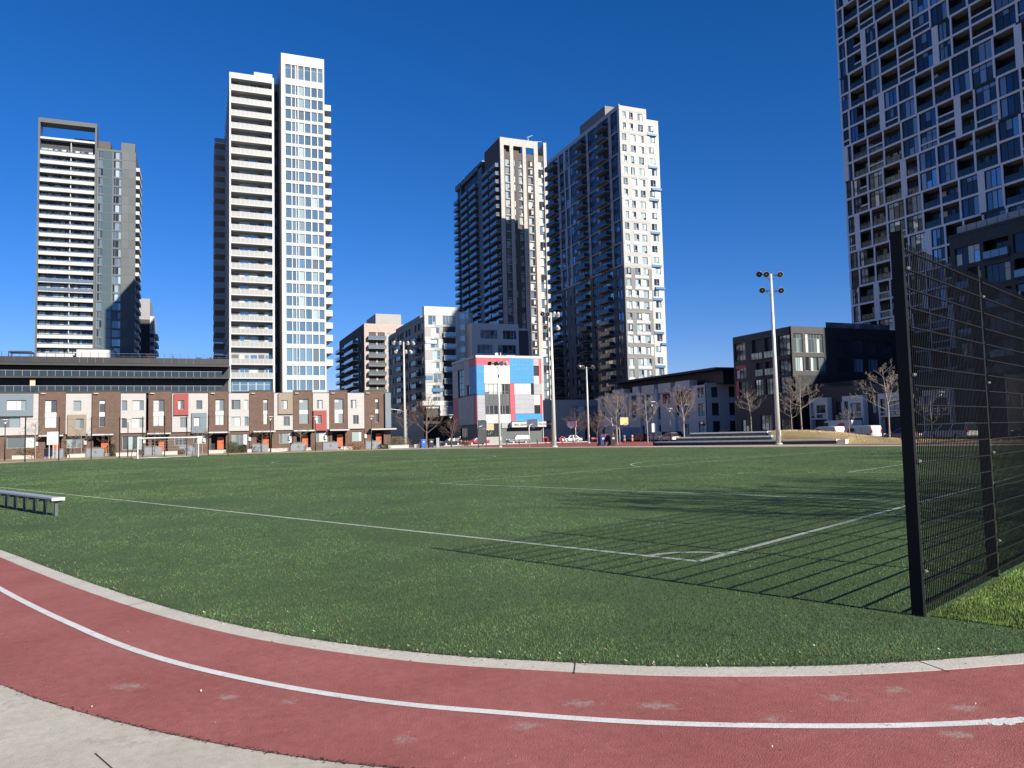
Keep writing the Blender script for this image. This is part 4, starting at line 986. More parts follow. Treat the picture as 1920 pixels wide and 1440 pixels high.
# ground floor
mb = MB(CC.location); L.wall(mb, 155.02, 171.7, 0, 4.2, -.25, -.02, [(161.9, 166.6, .2, 3.6)]); F.wall(mb, XC, 55.6, 0, 5.05, -.25, -.02, []); mb.build('base_wall', CHAR, CC)
mb = MB(CC.location); F.wall(mb, 55.6, 60.3, 0, 1.5, -.25, -.03, []); F.wall(mb, 60.3, 70.0, 0, 4.6, -1.2, -.9, [(64.3, 66.2, .05, 2.9), (68.2, 69.9, .9, 2.9)]); F.box(mb, 60.3, 62.2, 3.3, 4.4, -.3, -.03); mb.build('entrance_wall', MGREY, CC)
for i in range(3): window(F, CC, 55.7 + i * 1.5, 57.15 + i * 1.5, 1.55, 2.9, -.15, cols=(1,), frame=DKFR, gls=GFC)
window(F, CC, 58.7, 60.2, 2.95, 4.35, -.15, cols=(1,), frame=DKFR, gls=GFC)
panel(F, CC, 56.0, 58.5, 2.95, 4.35, mat('tan_board', (.42, .33, .2)), d=-.08)
window(F, CC, 64.35, 66.15, .05, 2.85, -1.0, name='door', cols=(1, 1), rows=[(1, 2), (1, 2)], frame=DKFR, gls=GFC, alt=[BLIND])
window(F, CC, 68.2, 69.9, .9, 2.9, -1.0, cols=(1, 1), frame=GFR, gls=G_TEAL)
window(L, CC, 161.9, 166.6, .2, 3.6, -.15, name='garage_door', cols=(1, 1, 1, 1), rows=[(1, 1, 1, 1)] * 4, frame=DKFR, gls=GFC)
mb = MB(CC.location); F.box(mb, 62.2, 70.3, 3.45, 4.6, -.2, 1.3); canopy = mb.build('entrance_canopy', WHITE, CC)
cu = bpy.data.curves.new('sign_lettering', 'FONT'); cu.body = 'BILL GRAHAM YOUTH CENTRE'; cu.size = .62; cu.extrude = .03; cu.space_character = 1.06; cu.align_x = 'LEFT'
cu.materials.append(DKMET); t_ = bpy.data.objects.new('sign_lettering', cu); COL.objects.link(t_); bpy.context.view_layer.update()
me_ = bpy.data.meshes.new_from_object(t_.evaluated_get(bpy.context.evaluated_depsgraph_get())); bpy.data.objects.remove(t_)
t_ = link('sign_lettering', me_, canopy, (62.75 - XC, -1.34, 3.8)); t_.rotation_euler = (math.pi / 2, 0, 0); t_['kind'] = 'stuff'
panel(F, CC, 62.9, 63.8, 1.9, 3.0, mat('notice_paper', (.7, .68, .6)), d=-.86, name='notice')
mb = MB(CC.location); mb.box(60, 60.6, 157, 158, 18.7, 19.9); mb.box(63, 65, 158, 160, 18.7, 19.5); mb.tube([(61.2, 157, 18.6), (61.2, 157, 20)], .1); mb.build('roof_vent', GALV, CC)

# ---- dark row with pale bays (shaded)
DR = empty('townhouse_block', (90, 122.6, 0), 'shaded grey townhouse block with stepped pale bays and a dark flat roof', 'townhouse block')
L, F = Fc('L', 90.0), Fc('F', 122.6)
PG_ = mat('pale_grey_stucco', (0.58, 0.545, 0.51), .7, var=.06, vs=.4)
mb = MB(DR.location); mb.box(90.4, 108, 123, 166, 0, 10.6); mb.build('core', BLACK, DR)
mb = MB(DR.location); mb.box(92.5, 106, 120.5, 160, 10.6, 13.2); mb.build('roof_storey', BLACK, DR)
mb = MB(DR.location); mb.box(89.6, 107, 119, 160, 13.2, 13.6); mb.build('flat_roof', CHAR, DR)
for i in range(8): window(Fc('L', 92.5), DR, 122 + i * 4.6, 125.2 + i * 4.6, 10.9, 13.0, .02, cols=(1, 1), frame=DKFR, gls=G_DARK)
holes = [(123.3, 125.4, 8.2, 10.1), (123.4, 125.4, 4.6, 7.0), (123.3, 125.4, .6, 3.5)]
for a in (128.5, 138.7, 145.1, 152.0, 162.8):
    holes += [(a, a + 1.5, 8.1, 10.1), (a, a + 1.5, 4.3, 6.9), (a, a + 1.6, .4, 3.2)]
    if a < 160: holes += [(a + 3.2, a + 5.2, 5.0, 10.0)]
mb = MB(DR.location); L.wall(mb, 122.62, 166, 0, 10.6, -.3, 0, holes); mb.build('stucco_wall', PG_, DR)
for u0, u1, z0, z1 in holes: window(L, DR, u0, u1, z0, z1, -.18, cols=(1, 1), rows=[(3, 1), (3, 1)], frame=DKFR, gls=G_NAVY, alt=[BLIND, G_DARK])
for u0, u1, z0, z1 in ((127.4, 132.4, 9.9, 11.8), (134.1, 138.7, 9.8, 11.8), (140.3, 145.3, 9.8, 11.8), (146.6, 149.1, 9.9, 11.85), (153.1, 158.2, 9.7, 11.7)):
    mb = MB(DR.location); L.box(mb, u0, u1, z0, z1, -1.5, .35); mb.build('parapet_bay', PG_, DR)
for u in (132.6, 139.2, 146.0, 151.6): mb = MB(DR.location); L.box(mb, u, u + .5, 0, 10.8, 0, .5); mb.build('party_wall', PG_, DR)
RED2 = brick('red_brick', (0.16, 0.045, 0.04), (0.12, 0.035, 0.03), (.15, .1, .09))
mb = MB(DR.location); L.box(mb, 127.6, 131.8, 7.2, 9.8, 0, .05); L.box(mb, 135, 137.5, 7.6, 9.6, 0, .05); mb.build('brick_panel', RED2, DR, 'stuff')
mb = MB(DR.location); hf = [(91.2, 92.8, 8.1, 10.1), (91.2, 92.9, 4.6, 7.0), (95.3, 96.7, 4.6, 7.0), (91.3, 93, .5, 3.5), (95.3, 96.7, .5, 3.5), (95.3, 96.8, 8.1, 10.2), (99, 101, 8.1, 10.2), (99, 101, 4.6, 7)]
F.wall(mb, 90, 108, 0, 10.9, -.3, 0, hf); mb.build('front_wall', PG_, DR)
for u0, u1, z0, z1 in hf: window(F, DR, u0, u1, z0, z1, -.18, cols=(1, 1), rows=[(3, 1), (3, 1)], frame=DKFR, gls=G_DARK)

# ---- black mid-rise
BM = empty('apartment_block', (85.4, 94, 0), 'black mid-rise block with one sunlit corner of tall windows', 'apartment block')
L, F = Fc('L', 85.4), Fc('F', 94.0)
mb = MB(BM.location); mb.box(85.8, 110, 95.8, 108, 0, 17.4); mb.build('core', BLACK, BM)
hl = [(105.0, 107.8, 13.5, 16.6), (105.0, 107.8, 10.4, 12.7), (100.5, 103.3, 13.2, 16.6), (97.9, 100.2, 13.2, 16.6), (94.4, 97.0, 13.3, 16.5), (100.6, 102.5, 10.4, 12.7), (97.9, 100.2, 10.4, 12.7), (94.4, 97.0, 10.2, 12.7),
      (104.6, 107.6, 7.3, 9.9), (101.0, 103.0, 7.3, 9.9), (98.2, 100.4, 7.3, 9.9), (94.4, 97, 7.3, 9.9), (104.2, 106.8, .3, 3.4), (99.2, 102.0, .3, 4.0), (95, 97.4, .3, 3.2)]
mb = MB(BM.location); L.wall(mb, 94.02, 108.2, 0, 17.7, -.4, 0, hl); mb.build('side_wall', CHAR, BM)
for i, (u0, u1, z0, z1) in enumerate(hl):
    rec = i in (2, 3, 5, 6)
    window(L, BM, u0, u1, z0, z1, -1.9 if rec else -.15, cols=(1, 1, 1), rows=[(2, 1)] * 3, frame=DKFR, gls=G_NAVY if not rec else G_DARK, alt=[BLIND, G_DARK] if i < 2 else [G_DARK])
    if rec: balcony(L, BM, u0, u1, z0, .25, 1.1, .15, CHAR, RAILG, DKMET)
mb = MB(BM.location); L.box(mb, 105.0, 107.8, 12.1, 12.68, -.1, -.06); L.box(mb, 107.0, 107.7, 7.1, 10, 0, .06); mb.build('red_panel', CR, BM)
hf = [(85.85, 87.65, 13.6, 16.6), (88.2, 91.8, 13.6, 16.6), (86.0, 87.6, 10.7, 12.9), (88.0, 88.75, 10.7, 12.9), (89.1, 92.0, 10.7, 12.9)]
mb = MB(BM.location); F.wall(mb, 85.4, 92.3, 10.0, 17.72, -.4, 0, hf); mb.build('sunlit_wall', mat('graphite_panel', (0.05, 0.05, 0.052), .5, var=.1), BM)  # sunlit part of the black front, lighter by colour
for u0, u1, z0, z1 in hf: window(F, BM, u0, u1, z0, z1, -.12, cols=(1,) * max(1, round((u1 - u0) / .62)), rows=[(3, 1)] * max(1, round((u1 - u0) / .62)) if z0 > 13 else None, frame=GFR, gls=G_TEAL, alt=[G_PALE, BLIND, G_DARK])
hf2 = []
for z in (13.6, 10.6, 6.6):
    for u in (94.5, 98.0, 101.2, 104.6): hf2.append((u, u + 2.2, z, z + 2.2))
mb = MB(BM.location); F.wall(mb, 92.32, 112, 0, 17.7, -.4, -.02, hf2); F.wall(mb, 85.4, 92.3, 0, 10.0, -.4, -.02, []); mb.build('front_wall', BLACK, BM)  # shaded rest of the same front, darker by colour
for u0, u1, z0, z1 in hf2: window(F, BM, u0, u1, z0, z1, -.2, cols=(1, 1, 1), frame=DKFR, gls=PANE_D, alt=[G_NAVY, PANE_L])
mb = MB(BM.location)
for i in range(10): mb.box(95 + i * 1.5, 95.06 + i * 1.5, 96.5, 96.56, 17.7, 19.0, 1)
mb.box(95, 109, 96.5, 96.53, 17.7, 19.0, 0); mb.build('roof_railing', [RAILG, DKMET], BM)

# ---- charcoal rowhouses with pale bay windows along the cross street
RH = empty('townhouse_block', (88, 84, 0), 'low charcoal rowhouses with pale framed bay windows behind the parked vans', 'townhouse block')
L = Fc('L', 87.9)
mb = MB(RH.location); mb.box(88.2, 104, 62, 93.6, 0, 7.5); mb.build('core', BLACK, RH)
hl = []
gaps = [(86.7, 88.1), (80.3, 81.6), (73.3, 74.9)]
for a, b in gaps: hl.append((a, b, 3.6, 5.6))
mb = MB(RH.location); L.wall(mb, 62, 93.6, 0, 7.6, -.3, 0, hl); mb.build('charcoal_wall', CHAR, RH)
for u0, u1, z0, z1 in hl: window(L, RH, u0, u1, z0, z1, -.15, cols=(1, 1), frame=DKFR, gls=G_DARK, alt=[BLIND])
for i, (a, b) in enumerate([(88.9, 92.6), (82.2, 86.0), (75.6, 79.6), (68.5, 72.6)]):
    w_ = b - a; hh = [(a + w_ * .12, a + w_ * .62, 3.95, 5.15), (a + w_ * .72, a + w_ * .93, 3.75, 5.5), (a + w_ * .12, a + w_ * .62, 3.2, 3.75), (a + w_ * .72, a + w_ * .93, 3.2, 3.6), (a + w_ * .1, a + w_ * .6, .4, 2.6)]
    mb = MB(RH.location); L.wall(mb, a, b, 3.0, 6.25, .02, .9, hh); mb.box(87.02, 87.88, a, a + .25, 0, 3.0); mb.box(87.02, 87.88, b - .25, b, 0, 3.0); mb.build('bay_frame', PG_, RH)
    for u0, u1, z0, z1 in hh: window(L, RH, u0, u1, z0, z1, .7 if z0 > 3 else .03, cols=(1, 1) if u1 - u0 > 1.2 else (1,), frame=DKFR, gls=G_DARK, alt=[BLIND, G_NAVY])
mb = MB(RH.location); L.box(mb, 62, 93.6, 7.6, 7.72, -.3, -.2); L.box(mb, 62, 93.6, 7.72, 8.5, -.3, -.26, 1); mb.build('roof_railing', [DKMET, RAILD], RH)

# ---- black podium of the lattice tower
RP = empty('apartment_block', (104, 40, 0), 'black balconied block in front of the lattice tower, seen through the fence', 'apartment block')
L = Fc('L', 106.0); zt = 30.2
mb = MB(RP.location); mb.box(108, 126, 30, 81.7, 0, zt - .4); mb.build('core', BLACK, RP)
mb = MB(RP.location); mb.box(112, 130, 46, 65.8, 0, 47); mb.build('upper_storeys', BLACK, RP)  # out-of-view block added to throw shade on the black mid-rise front
hl = []
for k in range(8):
    z = zt - 4.6 - 3.6 * k
    for j, (a, b) in enumerate([(77.2, 81.2), (72.8, 76.6), (66.5, 72.2), (61, 65.6), (55, 60), (49, 54), (42, 47), (34, 40)]): hl.append((a, b, z, z + 2.7, (j + k) % 2))
mb = MB(RP.location); L.wall(mb, 30, 82, 0, zt, -.4, 0, [h[:4] for h in hl if h[2] > 0]); L.box(mb, 30, 82, zt - .1, zt + .3, -2, .1); mb.box(106.02, 108, 81.75, 82, 0, zt); mb.build('black_wall', BLACK, RP)
for a, b, z0, z1, t in hl:
    if z0 < 0: continue
    window(L, RP, a, b, z0, z1, -1.4 if t else -.2, cols=(1, 1, 1, 1), rows=[(2, 1), (1,), (1,), (2, 1)], frame=DKFR, gls=G_DARK, alt=[BLIND, G_NAVY])
    if t: balcony(L, RP, a, b, z0, .3, 1.1, .2, BLACK, RAILG, DKMET)
mb = MB(RP.location)
for i in range(30): L.box(mb, 33 + i * 1.6, 33.06 + i * 1.6, zt + .3, zt + 1.5, -.6, -.54, 1)
L.box(mb, 33, 81, zt + .3, zt + 1.45, -.6, -.57, 0); mb.build('roof_railing', [FROST, DKMET], RP)

# ------------------------------------------------------------------ brick townhouses
BRK = brick('brown_brick', (0.115, 0.068, 0.05), (0.085, 0.050, 0.038), (0.12, 0.095, 0.08), bw=.42, bh=.15, mort=.014)
TAN = mat('tan_siding', (0.22, 0.18, 0.135), .6, var=.06); BLU = mat('slate_blue_siding', (0.13, 0.165, 0.19), .55, var=.06); REDS = mat('brick_red_siding', (0.25, 0.052, 0.045), .6, var=.06)
ORANGE = mat('orange_door_paint', (0.40, 0.095, 0.035), .45); STEP = mat('pale_step_concrete', (0.42, 0.395, 0.36), .85, var=.1)
GTH = glass('townhouse_glass', [(0.18, 0.21, 0.22), (0.12, 0.14, 0.15), (0.25, 0.29, 0.29), (0.08, 0.09, 0.10)], metal=.3)
YT = 138.0; FT = Fc('F', YT)
HOUSES = []
def house(x0, xb, x1, label, side='L', boxes=(), bw=(), ww=(), door=None, gwin=None, awn=None):
    """brick bay x0..xb and pale bay xb..x1; boxes: coloured cladding boxes (u0,u1,z0,z1,mat)"""
    h = empty('townhouse', ((x0 + x1) / 2, YT, 0), label, 'townhouse', 'brown brick and pale panel townhouses in a row')
    mb = MB(h.location); mb.box(x0 + .02, x1 - .02, YT + 1.6, YT + 11, 0, 9.9); mb.build('core', CHAR, h)
    holes = [(u0, u1, z0, z1) for u0, u1, z0, z1, _ in bw] + ([door] if door else [])
    br0, br1 = (x0, xb) if side == 'L' else (xb, x1); wh0, wh1 = (xb, x1) if side == 'L' else (x0, xb)
    mb = MB(h.location)
    if br1 - br0 > .2: FT.wall(mb, br0 + .01, br1 - .01, 0, 10.35, -.4, .12, holes)
    FT.wall(mb, wh0 + .01, wh1 - .01, 0, 3.6, -.4, .0, [g[:4] for g in (gwin or [])] + ([door] if door else []))
    mb.build('brick_wall', BRK, h)
    mb = MB(h.location); mb.box(br0, br1, YT - .2, YT + .5, 10.35, 10.5); mb.box(wh0, wh1, YT - .1, YT + .5, 9.95, 10.1); mb.build('roof_coping', DKMET, h)
    wl = [w_ for w_ in ww]
    bx = list(boxes)
    wins_wall = [w_[:4] for w_ in wl if not any(b[0] < (w_[0] + w_[1]) / 2 < b[1] and b[2] < (w_[2] + w_[3]) / 2 < b[3] for b in bx)]
    mb = MB(h.location); FT.wall(mb, wh0 + .03, wh1 - .03, 3.6, 9.95, -.4, .32, wins_wall)
    mb.build('pale_siding', OFFW, h)
    mb = MB(h.location)
    for z in np.arange(4.4, 9.6, .82): FT.wall(mb, wh0 + .04, wh1 - .04, z, z + .025, .32, .326, [(w_[0] - .05, w_[1] + .05, w_[2] - .1, w_[3] + .1) for w_ in wl])
    mb.build('siding_joint', mat('siding_joint', (.30, .285, .27), .7), h, 'stuff')
    for u0, u1, z0, z1, m_ in bx:
        hh = [w_[:4] for w_ in wl if u0 < (w_[0] + w_[1]) / 2 < u1 and z0 < (w_[2] + w_[3]) / 2 < z1]
        mb = MB(h.location); FT.wall(mb, u0, u1, z0, z1, .33, .62, hh); mb.build('coloured_box', m_, h)
        mb = MB(h.location); FT.box(mb, u0 - .05, u1 + .05, z0 - .06, z0 - .005, .2, .64); mb.build('box_trim', DKMET, h)
    for u0, u1, z0, z1, st in wl:
        inb = any(b[0] < (u0 + u1) / 2 < b[1] and b[2] < (z0 + z1) / 2 < b[3] for b in bx)
        window(FT, h, u0, u1, z0, z1, .44 if inb else .14, cols=st, frame=GFR, gls=GTH, alt=[BLIND, BLIND, G_PALE], t=.07)
    for u0, u1, z0, z1, st in bw:
        if len(st) == 2: rows = [(2.6, .9, 1.9, .8), (2.6, .9, 2.7)]
        else: rows = [(2.4, 1.1, 2.0, .8)]
        key = ('tall', round(u1 - u0, 2), round(z1 - z0, 2), st, rnd.randrange(3))
        if key not in _WM:
            b = MB(); W_, H_ = u1 - u0, z1 - z0; rg_ = random.Random(str(key)); t = .07
            b.box(0, W_, 0, .1, 0, t, 0); b.box(0, W_, 0, .1, H_ - t, H_, 0); b.box(0, t, 0, .1, t, H_ - t, 0); b.box(W_ - t, W_, 0, .1, t, H_ - t, 0)
            x = t
            for i, c in enumerate(st):
                x1_ = x + (W_ - 2 * t) * c / sum(st); z = t
                rr = rows[i % len(rows)]; tot = sum(rr)
                for j, r_ in enumerate(rr):
                    zz = z + (H_ - 2 * t) * r_ / tot
                    mi = 2 if j in (1, 3) else (1 if rg_.random() < .6 else 3)
                    b.face([(x, .06, z), (x1_, .06, z), (x1_, .06, zz), (x, .06, zz)], mi)
                    b.box(x, x1_, .02, .1, zz - .03, zz + .03, 0); z = zz
                if i < len(st) - 1: b.box(x1_ - .04, x1_ + .04, .01, .1, t, H_ - t, 0)
                x = x1_
            b.box(0, W_, -.03, .05, H_ * .385, H_ * .535, 4)
            b.box(-.08, W_ + .08, -.1, .1, -.22, -.005, 4)
            _WM[key] = b.mesh('window', [GFR, GTH, WP, BLIND, WP])
        FT.place('window', _WM[key], h, u0, u1, z0, -.1)
    for g in (gwin or []): window(FT, h, g[0], g[1], g[2], g[3], -.15, cols=g[4], frame=GFR, gls=GTH, alt=[BLIND, BLIND, G_PALE], t=.08)
    if door:
        u0, u1, z0, z1 = door
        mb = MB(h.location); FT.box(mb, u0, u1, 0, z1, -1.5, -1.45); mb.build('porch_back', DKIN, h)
        dw = 1.0; dx = u0 + (u1 - u0) * .42
        mb = MB(h.location); FT.box(mb, dx, dx + dw, .55, 2.65, -1.42, -.6); d_ = mb.build('door', ORANGE, h)
        mb = MB(h.location); FT.box(mb, dx + dw - .16, dx + dw - .1, 1.5, 1.75, -.6, -.54); mb.build('handle', DKMET, d_)
        mb = MB(h.location)
        for j in range(3): FT.box(mb, dx - .35, dx + dw + .35, 0, .5 - .17 * j, .15 + .32 * j, .45 + .32 * j) if j else FT.box(mb, u0 + .02, u1 - .02, 0, .5, -1.4, .45)
        mb.build('door_steps', STEP, h)
        a0, a1 = awn or (u0 - .5, u1 + .4)
        mb = MB(h.location); mb.prism([(a0, 3.25), (a1, 3.25), (a1 + .1, 3.62), (a0 - .1, 3.5)], YT - 1.55, YT - .13); mb.build('door_canopy', DKMET, h)
        mb = MB(h.location); mb.box(a0 - .1, a1 + .1, YT - 1.62, YT - 1.56, 3.3, 3.52); mb.build('canopy_edge', WHITE2, h)
        panel(FT, h, (u0 - 1.3) if side == 'L' else (u1 + .5), (u0 - .9) if side == 'L' else (u1 + .9), 1.9, 2.6, WP, d=.13, name='house_number')
    mb = MB(h.location); FT.box(mb, br0 + .3, br0 + .9, 9.9, 10.02, .12, .45); mb.build('soffit_light', WHITE2, h)
    HOUSES.append(h); return h
# window rows: upper 6.85-8.9, lower 4.55-6.2
def tall(u0, u1, st): return (u0, u1, 4.65, 8.95, st)
house(-32.5, -30.0, -23.3, 'brick townhouse at the left edge with a slate blue box high on its pale wall', boxes=[(-29.6, -24.0, 6.5, 9.9, BLU)], bw=[], ww=[(-27.5, -24.9, 7.4, 8.95, (2, 1, 1)), (-28.5, -25.7, 4.75, 6.4, (1, 1))], gwin=[(-27.5, -23.8, 1.6, 3.3, (2, 1))])
house(-23.25, -19.65, -16.05, 'brick townhouse with a tan box low on its pale wall', boxes=[(-19.3, -16.75, 3.3, 6.65, TAN)], bw=[tall(-22.5, -20.85, (1, 1))], ww=[(-18.6, -17.5, 7.2, 8.85, (1, 1.3)), (-18.2, -17.1, 4.4, 6.0, (1, 1))], door=(-22.4, -20.2, .0, 3.1), gwin=[(-19.5, -17.4, 1.4, 3.2, (1, 1, 1))])
house(-16.0, -11.95, -8.25, 'brick townhouse with paired wide windows in a plain pale wall, behind the white goal', bw=[tall(-15.0, -14.15, (1,))], ww=[(-11.8, -11.0, 7.2, 8.85, (1,)), (-10.3, -8.6, 7.2, 8.85, (2, 1)), (-11.8, -11.0, 4.4, 6.0, (1,)), (-10.3, -8.6, 4.4, 6.0, (2, 1))], door=(-15.8, -13.3, .0, 3.1), gwin=[(-11.7, -8.7, .9, 3.1, (1, 1, 1, 1))])
house(-7.9, -4.4, 1.15, 'brick townhouse with a red upper box and a slate blue lower box', boxes=[(-4.1, -1.9, 6.4, 9.9, REDS), (-1.4, .9, 3.4, 6.7, BLU)], bw=[tall(-7.2, -5.55, (1, 1))], ww=[(-3.5, -2.55, 7.3, 8.8, (1, 1.4)), (-.75, .2, 7.3, 8.8, (1,)), (-3.2, -2.2, 4.3, 6.0, (1, 1)), (-1.1, -.15, 4.5, 6.0, (1, 1.6))], door=(-7.4, -5.0, .0, 3.1), gwin=[(-1.1, .9, 1.6, 3.1, (1, 2, 1)), (-4.0, -2.1, 1.4, 3.0, (1, 1, 1))])
house(1.25, 4.3, 7.6, 'brick townhouse with four windows in a plain pale wall, right of the goal', bw=[tall(2.25, 3.65, (1, 1))], ww=[(4.75, 6.2, 7.2, 8.85, (1, 2)), (6.8, 7.45, 7.2, 8.85, (1,)), (4.75, 6.2, 4.4, 6.0, (1, 2)), (6.85, 7.5, 4.4, 6.0, (1,))], door=(1.6, 3.9, .0, 3.1), gwin=[(4.8, 7.4, 1.2, 3.1, (1, 1, 1, 1))])
house(7.65, 11.6, 14.8, 'brick townhouse with a tan box high on its pale wall', boxes=[(12.35, 14.75, 6.35, 9.9, TAN)], bw=[tall(9.9, 10.65, (1,))], ww=[(12.8, 13.85, 7.2, 8.75, (1, 1.5)), (13.2, 14.25, 4.3, 5.95, (1.5, 1))], door=(8.8, 11.3, .0, 3.1), gwin=[(12.5, 14.7, 1.3, 3.1, (1, 2, 1))])
house(14.85, 18.15, 21.0, 'brick townhouse with a red box low on its pale wall', boxes=[(18.25, 20.5, 3.4, 6.9, REDS)], bw=[tall(15.9, 17.45, (1, 1.5))], ww=[(18.85, 19.85, 7.2, 8.75, (1, 1.4)), (18.6, 19.6, 4.6, 6.1, (1, 1.6))], door=(15.4, 17.8, .0, 3.1), gwin=[(18.7, 20.8, 1.4, 3.1, (1, 2, 1))])
house(21.05, 24.2, 27.2, 'brick townhouse with a lamp head shadow, left of the last townhouse', bw=[tall(21.95, 23.5, (1, 1))], ww=[(24.75, 25.75, 7.2, 8.75, (1, 1.4)), (25.15, 26.15, 4.4, 6.0, (1.4, 1))], door=(21.5, 23.8, .0, 3.1), gwin=[(25.0, 26.8, 1.3, 3.1, (2, 1))])
house(27.25, 30.9, 32.0, 'brick townhouse ending the row with a slim window and slate blue corner', boxes=[(30.93, 31.98, 3.65, 9.93, BLU)], bw=[tall(29.2, 29.85, (1,))], door=(28.5, 30.7, .0, 3.1), awn=(28.2, 32.6))

# ------------------------------------------------------------------ things on and round the field
def fang(a=0.0): return math.atan2(ND.y, ND.x) + a      # heading along the goal line

# ---- tall mesh fence
FENCE_P = Vector((6.08, 5.24)); FD = Vector((0.925, 0.38)).normalized(); SP = 2.46
FN = empty('mesh_fence', (FENCE_P.x, FENCE_P.y, 0), 'tall black welded mesh fence with square posts standing on the turf', 'fence', rz=math.atan2(FD.y, FD.x))
FBLK = mat('black_powder_coat', (0.007, 0.007, 0.0075), .55, spec=.22, var=.15, vs=9)
mb = MB(); mb.box(-.032, .032, -.052, .052, 0, 3.56); mb.box(-.036, .036, -.056, .056, 3.56, 3.575)
for z in (1.02, 1.62, 2.45): mb.box(-.034, .034, -.054, .054, z, z + .012)
mb.box(-.06, .06, -.08, .08, 0, .012); POST = mb.mesh('post', FBLK)
mb = MB(); mb.box(.04, SP - .04, -.066, -.058, -.0055, .0055); mb.box(.04, SP - .04, -.052, -.044, -.0055, .0055); RAIL = mb.mesh('horizontal_wire', FBLK)
mb = MB()
x = .06
while x < SP - .05: mb.box(x - .004, x + .004, -.059, -.051, .04, 3.46, 0, 'bt'); x += .05
WIRES = mb.mesh('vertical_wires', FBLK)
mb = MB(); mb.box(-.02, .02, -.078, -.06, -.013, .013); mb.tube([(0, -.078, 0), (0, -.09, 0)], .009, 8); CLIP = mb.mesh('fixing_clip', mat('clip_steel', (.30, .30, .29), .45, .5))
for i in range(8):
    p = link('post', POST, FN, (i * SP, 0, 0))
    for z in (.42, 1.42, 2.22, 3.22): link('fixing_clip', CLIP, p, (0.03, 0, z))
    if i < 7:
        for k in range(19): link('horizontal_wire', RAIL, FN, (i * SP, 0, .12 + .182 * k))
        o = link('vertical_wires', WIRES, FN, (i * SP, 0, 0)); o['kind'] = 'stuff'

# ---- team bench
BE = empty('team_bench', (-4.0, 23.0, 0), 'long aluminium team bench on single legs by the touchline', 'bench', rz=math.atan2(-TD.y, -TD.x))
b_end = Vector((-3.35, 22.25)); BE.location = (b_end.x, b_end.y, 0); BE.rotation_euler = (0, 0, math.atan2(TD.y, TD.x))
ALU = mat('brushed_aluminium', (0.55, 0.56, 0.58), .38, .6, var=.1, vs=6, stretch=(1, 8, 1))
for j in range(2):
    mb = MB(); mb.box(-.15, 7.4, -.145 + j * .15, -.005 + j * .15, .43, .475); mb.build('seat_plank', ALU, BE)
mb = MB(); mb.box(-.165, -.15, -.15, .15, .40, .48); mb.build('end_cap', WHITE, BE)
mb = MB(); mb.box(-.03, .03, -.035, .035, 0, .36); mb.prism([(-.05, .36), (.05, .36), (.05, .43), (-.05, .43)], -.14, .14); LEG = mb.mesh('leg', mat('bench_leg_steel', (.10, .11, .12), .45, .5))
for i in range(9): link('leg', LEG, BE, (.0 + i * .9, 0, 0))

# ---- white goal
gc = FP(FL - 2.0, FW / 2 + .6)
GO = empty('football_goal', (*gc, 0), 'white football goal on the far goal line with its net hanging behind', 'goal', rz=math.atan2(ND.y, ND.x))
GW = mat('white_gloss_paint', (.6, .6, .58), .3)
for s_ in (-1, 1):
    mb = MB(); mb.box(s_ * 3.72 - .055, s_ * 3.72 + .055, -.055, .055, 0, 2.44); mb.build('goal_post', GW, GO)
    mb = MB(); mb.tube([(s_ * 3.66, .05, 2.4), (s_ * 3.72, 1.0, 2.3), (s_ * 3.78, 2.0, .05)], .035); mb.tube([(s_ * 3.78, 2.0, .05), (s_ * 3.7, .0, .05)], .03); mb.build('back_stay', GALV, GO)
mb = MB(); mb.box(-3.775, 3.775, -.055, .055, 2.44, 2.55); mb.build('crossbar', GW, GO)
mb = MB(); mb.tube([(-3.78, 2, .05), (3.78, 2, .05)], .03); mb.build('ground_bar', GALV, GO)
mb = MB()
for i in range(27):
    x = -3.7 + i * .285; sg = .25 * math.sin(math.pi * i / 26)
    mb.tube([(x, .05, 2.42), (x, .7, 2.1 - sg), (x, 1.5, 1.0 - sg * .6), (x, 2.0, .05)], .006, 3, cap=False)
for j in range(8):
    t = j / 7; mb.tube([(-3.7, .05 + 1.95 * t, 2.42 - 2.3 * t * t), (0, .05 + 1.95 * t, 2.15 - 2.1 * t * t), (3.7, .05 + 1.95 * t, 2.42 - 2.3 * t * t)], .006, 3, cap=False)
mb.build('net', mat('white_net', (.6, .6, .58), .8), GO, 'stuff')

# ---- row of thin black netting posts behind the goal
NP_ = [(-19.3, 106.3), (-16.2, 108.9), (-13.0, 111.6), (-9.9, 113.2), (-7.1, 112.2), (-4.4, 111.0), (-1.7, 109.6), (.9, 108.3), (3.3, 107.1)]
mb = MB(); mb.box(-.06, .06, -.06, .06, 0, 5.4); mb.box(-.11, .11, -.11, .11, 0, .03)
for z in (1.2, 2.2, 3.2, 4.2, 5.1): mb.box(.06, .16, -.02, .02, z, z + .04)
NPM = mb.mesh('post', FBLK)
NF = empty('ball_net_fence', (NP_[0][0], NP_[0][1], 0), 'row of slim black ball-stop posts behind the white goal', 'fence')
for x, y in NP_: link('post', NPM, NF, (x - NP_[0][0], y - NP_[0][1], 0))
mb = MB(NF.location)
for (x0, y0), (x1, y1) in zip(NP_[:-1], NP_[1:]):
    for z in (5.1, .1): mb.tube([(x0, y0, z), ((x0 + x1) / 2, (y0 + y1) / 2, z - .05), (x1, y1, z)], .01, 3, cap=False)
mb.build('net_cable', FBLK, NF)

